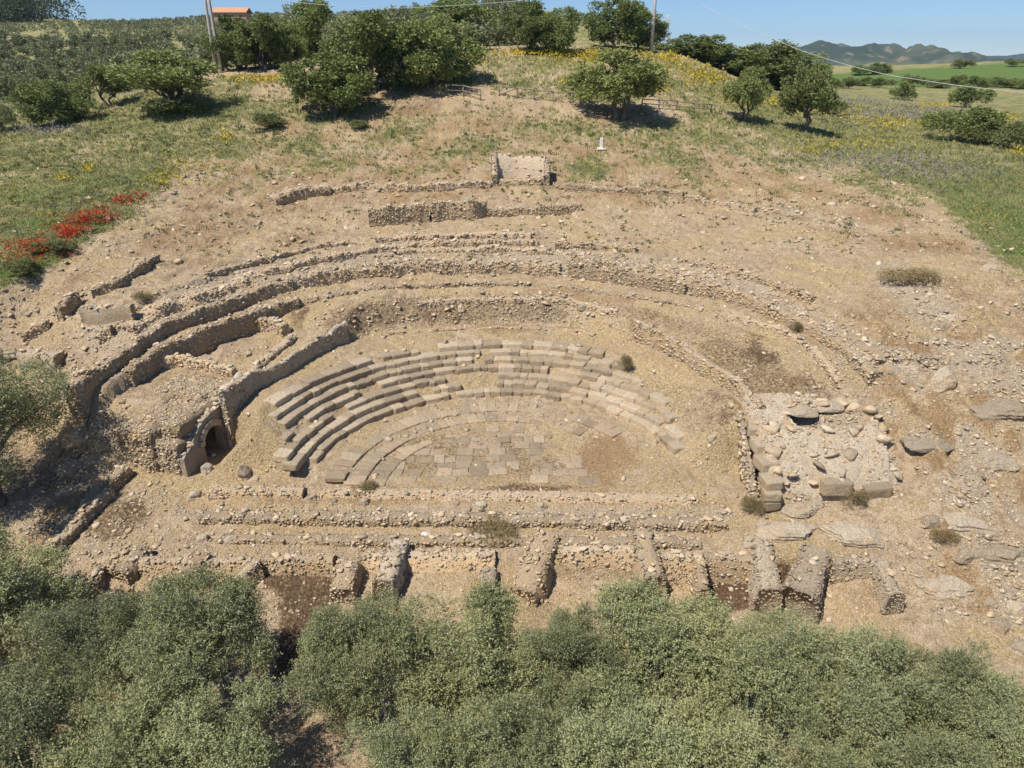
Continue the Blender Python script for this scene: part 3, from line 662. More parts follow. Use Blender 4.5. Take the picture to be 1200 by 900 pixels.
rubble_wall("low_wall", "worn low end of the bayed wall running right below the niche", "wall", trace([(571, 253), (600, 252), (640, 249), (680, 246)]), .8, h=.6, big=6, rough=.15)
rubble_wall("low_wall", "thin straight kerb highest on the left slope above the outer wall", "wall", trace([(241, 323), (275, 315), (312, 307)]), .4, h=.3, big=3)
rubble_wall("low_wall", "thin curved kerb continuing right from the straight kerb on the left slope", "wall", trace([(316, 306), (345, 298), (372, 290), (415, 285)]), .4, h=.28, big=3)
rubble_wall("low_wall", "grey curved kerb between the outer wall and the thin upper kerb", "wall", trace([(306, 322), (335, 316), (370, 307), (410, 300), (440, 295), (500, 289), (560, 286), (630, 286)]), .7, h=.38, big=10)
rubble_wall("low_wall", "grassy step with a squared end below the bayed wall", "wall", trace([(440, 283), (500, 280), (560, 279), (622, 279)]), 1.0, h=.45, big=5, topk=.5, rough=.1)
rubble_wall("low_wall", "grey kerb of flat stones on the slope just right of the squared step", "wall", trace([(650, 288), (690, 289), (745, 294)]), .6, h=.35, big=6)
rubble_wall("low_wall", "long rubble kerb above the outer wall on the right slope", "wall", trace([(800, 306), (840, 316), (880, 327), (915, 338), (953, 353)]), .6, h=.4, big=9)
rubble_wall("low_wall", "dark edged wall at the head of the collapsed stretch", "wall", trace([(700, 312), (730, 317), (765, 324)]), .6, h=.45, big=4)
# diagonal walls of the lower left
rubble_wall("low_wall", "long diagonal dark faced wall in the lower left corner", "wall", trace([(131, 583), (108, 602), (88, 625), (62, 647)]), .55, h=.5, big=8, sides=(1, -1))
rubble_wall("low_wall", "lower end of the diagonal wall beside the left edge olive", "wall", trace([(58, 651), (42, 668), (26, 688)]), .5, h=.5, big=3)
rubble_wall("low_wall", "short stub of dark blocks at the foot of the vault ruin", "wall", trace([(151, 557), (141, 566), (131, 576)]), .5, h=.7, big=2)

# ------------------------------------------------------------------ the seats
def block_shape(mat='seat'):
    bm = bmesh.new(); bmesh.ops.create_cube(bm, size=1); bmesh.ops.subdivide_edges(bm, edges=bm.edges[:], cuts=5, use_grid_fill=True); bmesh.ops.triangulate(bm, faces=bm.faces[:])
    V = np.array([v.co[:] for v in bm.verts]); F = np.array([[v.index for v in f.verts] for f in bm.faces]); bm.free(); sd = rng.uniform(0, 90)
    e = (np.abs(V) > .49).sum(1)                        # edges and corners are chipped, faces only dented
    k = np.where(e >= 2, 0.008 + .13 * np.clip(n3(V, .22, sd) - .12, 0, 1), .02 * n3(V, .3, sd + 4)); V = V - np.sign(V) * (np.abs(V) > .49) * np.abs(k)[:, None] * np.array([.5, 1.0, 1.0])
    V = V + .022 * np.stack([n3(V, .45, sd + q * 9) for q in range(3)], 1) * np.array([.4, 1, 1])
    return mesh_np("stone_block", V, F, M[mat])
BLK = [block_shape() for _ in range(14)]; SLB = [block_shape('slab') for _ in range(14)]
def place_block(parent, r, t, z, wt, dr, dz, name="stone_block", tilt=.03, B=None):
    a = math.radians(t); o = ob(name, (B or BLK)[rng.integers(14)], parent)
    o.location = (r * math.cos(a), r * math.sin(a), z + rng.normal(0, .010))
    o.rotation_euler = (rng.normal(0, tilt), rng.normal(0, tilt), a + math.pi / 2 + rng.normal(0, .012)); o.scale = (wt, dr, dz); return o
ROWN = ["lowest", "second", "third", "fourth", "fifth", "sixth", "highest"]
ext = [(15, 172), (19, 172), (27, 171), (33, 168), (40, 166), (48, 164), (60, 158)]
for i in range(7):
    root = thing("seat_row", ("lowest curved row of worn stone seats, just above the pale walkway" if i == 0 else
                  "highest curved row of stone seats, below the dark mossy bank" if i == 6 else "%s curved row of worn stone seats counting up from the pale walkway" % ROWN[i]), "seating", (CX, CY, 0), group="curved rows of stone seats")
    r0 = 10.1 + i * .55; zt = .45 + (i + 1) * .335; t = ext[i][0]
    while t < ext[i][1]:
        w = rng.choice([rng.uniform(.4, .8), rng.uniform(.8, 1.5)]); d = math.degrees(w / r0); tc = t + d / 2
        hole = fbm(tc / 9.0, i * 3.3, 1.0, 2, 40) > (.70 if tc > 70 else .48)
        if 128 < tc < 150 and i in (2, 3) and rng.random() < .65: hole = True
        if 92 < tc < 104 and i in (1, 2) : hole = True
        if not hole and rng.random() < .95:
            e = rng.uniform(-.03, .03); sag = .02 * sstep(75, 60, tc) - .12 * sstep(160, 172, tc)
            odd = rng.random() < .10; sag = sag - .09 * odd
            place_block(root, r0 + .36 - .06 * odd + rng.normal(0, .03 if tc > 66 else .07), tc, zt - .21 + e + sag, w * 1.03, .84, .44 + .03 * rng.random(), tilt=(.08 if odd else .014) if tc > 70 else .05)
        t += d
for i, nm in enumerate(["innermost ring of flat grey step stones round the orchestra floor", "middle ring of flat grey step stones round the orchestra floor", "outer ring of flat grey step stones bordering the pale walkway"]):
    root = thing("step_row", nm, "steps", (CX, CY, 0), group="low paved steps round the orchestra")
    r0 = 6.0 + i * 1.05; zt = .12 + i * .15; t = 48 if i else 60; t1 = 174
    if i == 2: t = 36
    while t < t1:
        w = rng.uniform(.45, .85); d = math.degrees(w / r0); tc = t + d / 2
        if rng.random() < (.95 if tc > 88 else .7): place_block(root, r0 + .5, tc, zt - .13 + rng.uniform(-.015, .015), w * 1.03, 1.1, .30, tilt=.016, B=SLB)
        t += d
fl = thing("orchestra_floor", "worn floor of irregular brown grey slabs in the middle of the half round", "paving", (CX, CY, 0))
for yy in np.arange(.75, 6.2, .72):
    x = -math.sqrt(max(0, 6.1 ** 2 - yy ** 2)); xe = -x * (.8 if yy < 3.2 else .6)
    while x < xe:
        w = rng.uniform(.5, 1.15)
        if fbm(x, yy, 1.6, 2, 60) > -.18:
            o = ob("paving_slab", SLB[rng.integers(14)], fl); o.location = (x + w / 2, yy + rng.normal(0, .06), -.095 + rng.uniform(0, .05)); o.rotation_euler = (rng.normal(0, .028), rng.normal(0, .028), rng.normal(0, .06)); o.scale = (w * .98, .74 * rng.uniform(.85, 1.15), .26)
        x += w
# stage edge: kerb and the low ochre wall in front of it
rubble_wall("stage_wall", "low warm ochre wall along the front of the orchestra", "wall", np.array([(-10.2, 29.75, .10), (-4, 29.62, .08), (3, 29.45, .04), (9.5, 29.3, .0)]), .5, sides=(-1,), big=6, st=.15, core='core', rough=.04, topk=1.0, batter=1.3, face=.75)
rubble_wall("stage_wall", "long grey rubble line parallel to the ochre stage wall", "wall", np.array([(-15.5, 28.1, -.2), (-8, 28.0, -.22), (0, 27.9, -.24), (6, 27.75, -.28), (10.5, 27.6, -.3)]), .75, big=34, st=.17, rough=.09, topk=1.2)
rubble_wall("stage_wall", "rubble wall under the ochre stage wall, left of the standing slabs", "wall", np.array([(-15.6, 29.6, .25), (-13.5, 29.7, .22), (-10.8, 29.75, .12)]), .5, big=4, st=.15, rough=.08, core='ochre', batter=1)
rubble_wall("stage_wall", "faint buried rubble line just behind the front walls", "wall", np.array([(-14, 26.7, -.52), (-5, 26.6, -.54), (2, 26.5, -.54), (9, 26.4, -.52)]), .6, big=14, st=.17, rough=.12, topk=.7)

# ------------------------------------------------------------------ front walls and the fins that stand out from them
def front(name, label, x0, x1, ytop, ztop, cat="wall", core='ochre', thick=.55, **k):
    a = trace_z([(x0, ytop, ztop), ((x0 + x1) / 2, ytop, ztop), (x1, ytop, ztop)]); a[:, 1] = np.minimum(a[:, 1], FRONT_Y + .35)
    return rubble_wall(name, label, cat, a, thick, sides=(-1,), core=core, zbot=-2.4, st=.13, **dict(dict(batter=1.0, face=.6), **k))
FW = "stage_building_wall"
front(FW, "front wall of the stage building, leftmost stretch between the shaded fins", 110, 292, 655, -.62, big=8, rough=.12)
front(FW, "short ochre front wall with a dark ledge, above the big dark brown patch", 306, 391, 652, -.62, big=3, rough=.05)
front(FW, "crumbled front wall sloping under dry grass between two grey fins", 420, 580, 648, -.66, big=6, rough=.15, batter=2.4)
front(FW, "tall ochre coursed front wall right of the big stepped fin", 655, 742, 640, -.55, big=3, rough=.06)
front(FW, "worn front wall with flat stones, left of the dark brown pit", 775, 822, 650, -.6, big=5, rough=.1)
front(FW, "low front wall behind the dark brown pit", 826, 884, 652, -.75, big=4, rough=.08)
front(FW, "pale coursed front wall right of the big grey block", 975, 1036, 655, -.6, big=4, rough=.06, core='pale')
def fin(label, b, f, zb, zf, thick=.65, mat='rubble', core='core', big=3, **k):
    A = trace_z([(b[0], b[1], zb + .1), ((b[0] + f[0]) / 2, (b[1] + f[1]) / 2, (zb + zf) / 2 + .22), (f[0], f[1], zf + .22)])
    return rubble_wall("fin_wall", label, "wall", A, thick * 1.12, zbot=-2.8, mat=mat, core=core, big=big, batter=.5, st=.14, face=.55, group="walls standing out from the stage front", **k)
fin("big left fin wall with a dark right face and pale stones on top", (163, 638), (138, 668), -.45, -.95, .9)
fin("low half buried fin furthest left of the stage front", (116, 650), (108, 684), -.7, -1.2, .5)
fin("smaller fin wall right of the big left fin, dark right face", (238, 645), (212, 670), -.5, -1.0, .8)
fin("long sloping fin wall left of the big dark brown patch", (300, 655), (262, 690), -.6, -1.3, .6)
fin("stubby fin right of the big dark brown patch", (408, 655), (400, 688), -.7, -1.2, .9)
fin("fin wall topped with large grey flags and a dark right face", (468, 632), (448, 680), -.35, -.8, .8, 'grey', 'grey', 4)
fin("small pale stub alone between two big fins", (574, 664), (570, 690), -1.0, -1.3, .6, 'pale', 'pale', 1)
fin("biggest stepped fin with tilted broken blocks, near the middle", (640, 622), (612, 690), -.25, -1.5, 1.1, 'rubble', 'ochre', 7, rough=.3)
fin("fin beside two pale rounded slabs, right of the tall ochre wall", (752, 622), (768, 676), -.35, -1.1, .9, 'pale', 'core', 4)
fin("narrow fin at the left rim of the dark brown pit", (820, 655), (824, 690), -.7, -1.3, .5)
fin("pale fin at the right rim of the dark brown pit", (892, 632), (904, 690), -.5, -1.2, .9, 'pale', 'pale', 3, rough=.08)
fin("broad pale fin under the big grey block", (958, 640), (938, 692), -.4, -1.3, 1.2, 'pale', 'pale', 4)
fin("rightmost fin of leaning pale layered stone", (1036, 656), (1052, 700), -.5, -1.3, .6, 'grey', 'pale', 2, rough=.2)
# ------------------------------------------------------------------ vaulted ruin on the left
def rough_box(c, s, seed, amp=.07, res=.16, p=None):
    """subdivided box with worn edges"""
    c = np.array(c, float); s = np.array(s, float); n = np.maximum(2, (s / res).astype(int)); VV, FF = [], []; off = 0
    for ax in range(3):
        for sg in (-1, 1):
            a, b = [k for k in range(3) if k != ax]
            u, v = np.meshgrid(np.linspace(-.5, .5, n[a] + 1), np.linspace(-.5, .5, n[b] + 1)); P = np.zeros(u.shape + (3,)); P[..., a] = u; P[..., b] = v; P[..., ax] = .5 * sg
            P = P.reshape(-1, 3); w, h = n[a] + 1, n[b] + 1; i = (np.arange(h - 1)[:, None] * w + np.arange(w - 1)).ravel(); F = np.stack([i, i + 1, i + w + 1, i + w], 1)
            if (sg < 0) != (ax == 1): F = F[:, ::-1]
            VV.append(P); FF.append(F + off); off += len(P)
    V = np.concatenate(VV) * s
    V = V - np.sign(V) * np.clip(np.sort(np.abs(V) - s / 2 + .18, axis=1)[:, 1:2], 0, .18) * .45
    W_ = V + c; d = np.stack([n3(W_, .5, seed + k * 7) for k in range(3)], 1) * amp + np.stack([n3(W_, .16, seed + 3 + k * 7) for k in range(3)], 1) * amp * .45
    V = W_ + d; return V, np.concatenate(FF)
def join(parts):
    VV, FF = [], []; o = 0
    for v, f in parts: VV.append(v); FF.append(f + o); o += len(v)
    return np.concatenate(VV), np.concatenate(FF)
def cover(V, F, density, st, keep=None):
    """stones bedded over the faces of a mass"""
    a, b, c = V[F[:, 0]], V[F[:, 1]], V[F[:, 2]]; nn_ = np.cross(b - a, c - a); ar = np.linalg.norm(nn_, axis=1) * (1 if F.shape[1] == 4 else .5); nn_ /= np.linalg.norm(nn_, axis=1)[:, None] + 1e-9
    if keep is not None: ar = ar * keep((a + c) / 2, nn_)
    n = int(ar.sum() * density); k = rng.choice(len(F), n, p=ar / ar.sum()); u, v = rng.random((2, n, 1))
    pos = V[F[k, 0]] * (1 - u) + V[F[k, 1]] * u; q = (V[F[k, 3]] * (1 - u) + V[F[k, 2]] * u) if F.shape[1] == 4 else V[F[k, 2]]; pos = pos * (1 - v) + q * v
    yaw = np.where(np.abs(nn_[k, 2]) < .6, np.arctan2(nn_[k, 1], nn_[k, 0]) + math.pi / 2, rng.uniform(0, 6.3, n))
    s = np.column_stack([rng.uniform(.4, .7, n), rng.uniform(.3, .55, n), rng.uniform(.25, .42, n)]) * st * rng.uniform(.65, 1.35, (n, 1))
    return stones(pos, eul(yaw, rng.normal(0, .2, n), rng.normal(0, .2, n)), s)
L0 = np.array([-17.25, 31.1, 0.0]); VRZ = math.radians(-17)
vr = thing("vaulted_ruin", "squat rubble ruin with a dark arched doorway in its shaded right side", "ruin", tuple(L0), VRZ)
V, F = join([rough_box((-2.9, 1.7, 1.1), (2.7, 4.2, 3.1), 3, .17), rough_box((-1.4, .3, .85), (2.3, 1.1, 2.4), 13, .10), rough_box((-1.7, 4.0, 1.6), (2.6, 1.4, 3.4), 23, .14), rough_box((-1.6, 2.1, 2.5), (2.6, 3.6, .95), 33, .15), rough_box((-2.6, 4.0, 2.2), (3.6, 2.4, 2.2), 43, .17)])
ob("rubble_mass", mesh_np("rubble_mass", V, F, M['core'], attrs={'tint': np.full(len(V), .4)}), vr)
v, f, t = cover(V, F, 52, .17, lambda c, n: (n[:, 0] < .6) & (c[:, 2] > -.3)); tag(ob("rubble_facing", mesh_np("rubble_facing", v, f, M['rubble'], attrs={'tint': t}), vr), kind='stuff')
ac, ah, ar_ = 2.15, 1.2, .74         # arch wall: outline in (y, z), doorway cut from below
out = [(-.2, -.6), (-.2, 1.2), (.05, 1.35), (.5, 1.6), (.9, 2.0), (1.3, 2.35), (1.8, 2.6), (2.4, 2.7), (2.9, 2.75), (3.5, 3.1), (4.0, 3.45), (4.5, 3.6), (4.5, -.6), (ac + ar_, -.6), (ac + ar_, ah)]
out += [(ac + ar_ * math.cos(math.radians(d)), ah + ar_ * math.sin(math.radians(d))) for d in range(15, 180, 15)] + [(ac - ar_, ah), (ac - ar_, -.6)]
bm = bmesh.new(); vs = [bm.verts.new((0, y, z)) for y, z in out]; fc = bm.faces.new(vs)
ex = bmesh.ops.extrude_face_region(bm, geom=[fc]); bmesh.ops.translate(bm, vec=(-.5, 0, 0), verts=[g for g in ex['geom'] if isinstance(g, bmesh.types.BMVert)])
bmesh.ops.triangulate(bm, faces=bm.faces[:]); bmesh.ops.recalc_face_normals(bm, faces=bm.faces[:])
bmesh.ops.subdivide_edges(bm, edges=[e for e in bm.edges if e.calc_length() > .5], cuts=2, use_grid_fill=True)
for q in bm.verts: q.co += Vector((rng.normal(0, .015), rng.normal(0, .02), rng.normal(0, .02)))
me = bpy.data.meshes.new("arch_wall"); bm.to_mesh(me); bm.free(); me.materials.append(M['grey']); ob("arch_wall", me, vr)
for k in range(9):
    d = math.radians(10 + 20 * k); o = ob("arch_stone", BLK[k], vr); rr = ar_ + .2
    o.location = (.02, ac + rr * math.cos(d), ah + rr * math.sin(d)); o.rotation_euler = (d - math.pi / 2, 0, 0); o.scale = (.22, .31, .36)
for k in range(26):
    y = rng.uniform(-.1, 4.4); z = np.interp(y, [q[0] for q in out[1:12]], [q[1] for q in out[1:12]]); o = ob("stone", stone_piece(), vr); s_ = rng.uniform(.14, .26)
    o.location = (rng.uniform(-.4, -.1), y, z); o.scale = (s_ * 1.2, s_, s_ * .6); o.rotation_euler = (0, 0, rng.uniform(-.5, .5))
rubble_wall("parapet_wall", "straight shaded wall joining the arched doorway to the podium wall", "wall", np.array([(-16.05, 35.1, 3.5), (-15.95, 35.6, 3.8), (-15.75, 36.0, 4.0)]), .4, big=0, mat='grey', core='grey', st=.2, zbot=1.2, rough=.05, face=.2, topk=.5)

# ------------------------------------------------------------------ ruin on the right
rr_ = thing("rubble_ruin", "pale sloping rubble ruin with a dark hollow on top, right of the seats", "ruin", (16.5, 30.5, 0)); L0 = np.array([16.5, 30.5, 0])
def lump(c, s, seed, amp=.06, p=4.0, cuts=6, sub=4, rz=0.0, pre=None):
    V, F = rock_shape(*s, sub=sub, p=p, cuts=cuts, amp=amp, seed=seed)
    if pre is not None: V = V @ np.array(Matrix.Rotation(pre, 3, 'X')).T
    return rotz(V, rz) + np.array(c), F
mx_, my_ = np.meshgrid(np.arange(12.75, 21.6, .11), np.arange(28.3, 35.0, .11))
def ruin_top(x, y):
    f = np.interp(y, [28.4, 28.9, 29.3, 30.4, 31.6, 33.0, 34.8], [.2, .8, 1.55, 2.15, 2.7, 3.1, 3.35]) + .12 * fbm(x, y, 1.2, 4, 81) + .07 * fbm(x, y, .35, 3, 82)
    st_ = .14 * np.round(f / .14); f = f * .45 + st_ * .55
    pit = sstep(1.15, .95, np.hypot((x - 17.1) / 2.1, (y - 32.5) / .8) + .2 * fbm(x, y, .6, 3, 83)); f = f - (1.0 - .12 * (x - 15)) * pit - 2.0 * sstep(1.2, .85, np.hypot((x - 15.8) / .85, (y - 32.45) / .75))
    e = 12.9 + .12 * fbm(y, y * 0, .8, 3, 84); f = f - 3.2 * sstep(e + .12, e - .12, x)
    f = f - 1.6 * sstep(18.8, 21.2, x + .5 * fbm(x, y, 1.0, 3, 85) + .25 * (30 - y)) * sstep(34.5, 32, y)
    edge = np.minimum.reduce([21.5 - x, y - 28.3, 34.9 - y]); return f - 1.2 * sstep(.45, 0, edge)
mz_ = np.maximum(ruin_top(mx_, my_), H(mx_, my_) - .35); hh, ww = mx_.shape; ii = (np.arange(hh - 1)[:, None] * ww + np.arange(ww - 1)).ravel()
V = np.stack([mx_ + .03 * fbm(mx_, my_, .3, 2, 91), my_ + .03 * fbm(mx_, my_, .3, 2, 92), mz_], -1).reshape(-1, 3) - L0; F = np.stack([ii, ii + 1, ii + ww + 1, ii + ww], 1)
ob("rubble_mass", mesh_np("rubble_mass", V, F, M['pale'], attrs={'tint': np.full(len(V), .4)}), rr_)
v, f, t = cover(V, F, 24, .17, lambda c, n: (c[:, 2] + L0[2] > H(c[:, 0] + L0[0], c[:, 1] + L0[1]) - .05) * np.where(fbm(c[:, 0], c[:, 1], 1.5, 3, 87) > -.15, 1, .25)); tag(ob("rubble_facing", mesh_np("rubble_facing", v, f, M['rubble'], attrs={'tint': t}), rr_), kind='stuff')
for (x, y, z, a, b, c_) in [(12.95, 28.5, .1, .85, .7, .5), (12.95, 28.6, .62, .85, .8, .5), (13.0, 29.0, 1.1, .9, 1.0, .5), (13.0, 30.0, 1.5, .9, 1.1, .6), (13.05, 31.1, 1.95, .9, 1.1, .6), (13.1, 32.2, 2.35, .9, 1.1, .6), (16.2, 28.9, .85, 1.5, .8, .8), (18.3, 28.8, .5, 1.3, .7, 1.0), (19.2, 32.6, 2.3, .7, .6, .5), (20.0, 32.0, 1.8, .7, .7, .5), (20.6, 31.4, 1.4, .7, .6, .5)]:
    o = ob("stone_block", BLK[rng.integers(14)], rr_); o.location = (x - L0[0], y - L0[1], z); o.scale = (a, b, c_); o.rotation_euler = (rng.normal(0, .05), rng.normal(0, .05), rng.normal(0, .1))

for x, y, s_ in [(18.6, 33.2, .5), (19.3, 32.9, .42), (19.6, 32.4, .36), (19.9, 32.0, .44), (18.2, 33.4, .34), (17.0, 33.5, .4), (20.3, 31.5, .38), (20.7, 31.1, .3), (16.6, 31.5, .32)]:      # broken rim of the hollow
    o = ob("rim_stone", stone_piece(), rr_); o.location = (x - L0[0], y - L0[1], float(ruin_top(np.array([x]), np.array([y]))[0]) + .05); o.scale = (s_ * 1.3, s_ * .9, s_ * .6); o.rotation_euler = (rng.normal(0, .25), rng.normal(0, .25), rng.uniform(0, 6.3))
for x, y, z, a_, b_, c_, sd_ in [(15.75, 33.0, 3.05, 1.9, 1.3, .4, 71), (17.3, 33.35, 3.1, 1.6, .9, .5, 72)]:      # slabs added over the back of the hollow to shade it dark
    V, F = rock_shape(a_, b_, c_, 4, 4.5, 8, .04, sd_, .3); ob("shade_slab", mesh_np("shade_slab", V + np.array([x, y, z]) - L0, F, M['pale'], attrs={'tint': np.full(len(V), .5)}), rr_)
for _ in range(46):
    x, y = rng.uniform(13.2, 20.6), rng.uniform(28.8, 34.0); s_ = rng.uniform(.12, .34); zt_ = float(np.interp(y, my_[:, 0], mz_[:, int(np.clip((x - 12.75) / .11, 0, ww - 1))]))
    o = ob("stone", stone_piece(), rr_); o.location = (x - L0[0], y - L0[1], zt_ + s_ * .1); o.scale = (s_ * rng.uniform(1, 1.7), s_, s_ * rng.uniform(.4, .8)); o.rotation_euler = (rng.normal(0, .3), rng.normal(0, .3), rng.uniform(0, 6.3))
# ------------------------------------------------------------------ boulders and loose blocks
def boulder(label, px, py, wpx, hm, dm, mat='pale', rz=0.0, p=2.8, cuts=9, sink=.3, name="boulder", cat="boulder", sub=4, tilt=0.0, amp=.05):
    g = g1(px, py); dep = proj(*g)[2]; w = wpx * dep / FPX
    fx_, fy_ = g[0] + np.array([-.35, .35, 0, 0]) * w, g[1] + np.array([0, 0, -.32, .2]) * dm; g[2] = min(g[2], float(H(fx_, fy_).min()) + .12 + .16 * hm)
    V, F = rock_shape(w, dm, hm, sub=sub, p=p + 1.6, cuts=cuts + 12, amp=amp * 1.25, strata=.5 if mat == 'pale' else .2, skirt=True)
    if tilt: V = V @ np.array(Matrix.Rotation(tilt, 3, 'Y')).T
    V = rotz(V, rz); V[:, 2] += hm * (.5 - min(sink + .22, .52))
    o = ob(name, mesh_np(name, V, F, M['pale' if mat == 'grey' and px > 1030 else mat], attrs={'tint': np.full(len(V), float(rng.random()))}), None, tuple(g))
    if mat == 'rubble':
        v_, f_, t_ = cover(V, F, 42, .19, lambda c, n: (n[:, 2] > -.5)); tag(ob("rubble_facing", mesh_np("rubble_facing", v_, f_, M['rubble'], attrs={'tint': t_}), o), kind='stuff')
    return tag(o, label, cat, None, 'thing')
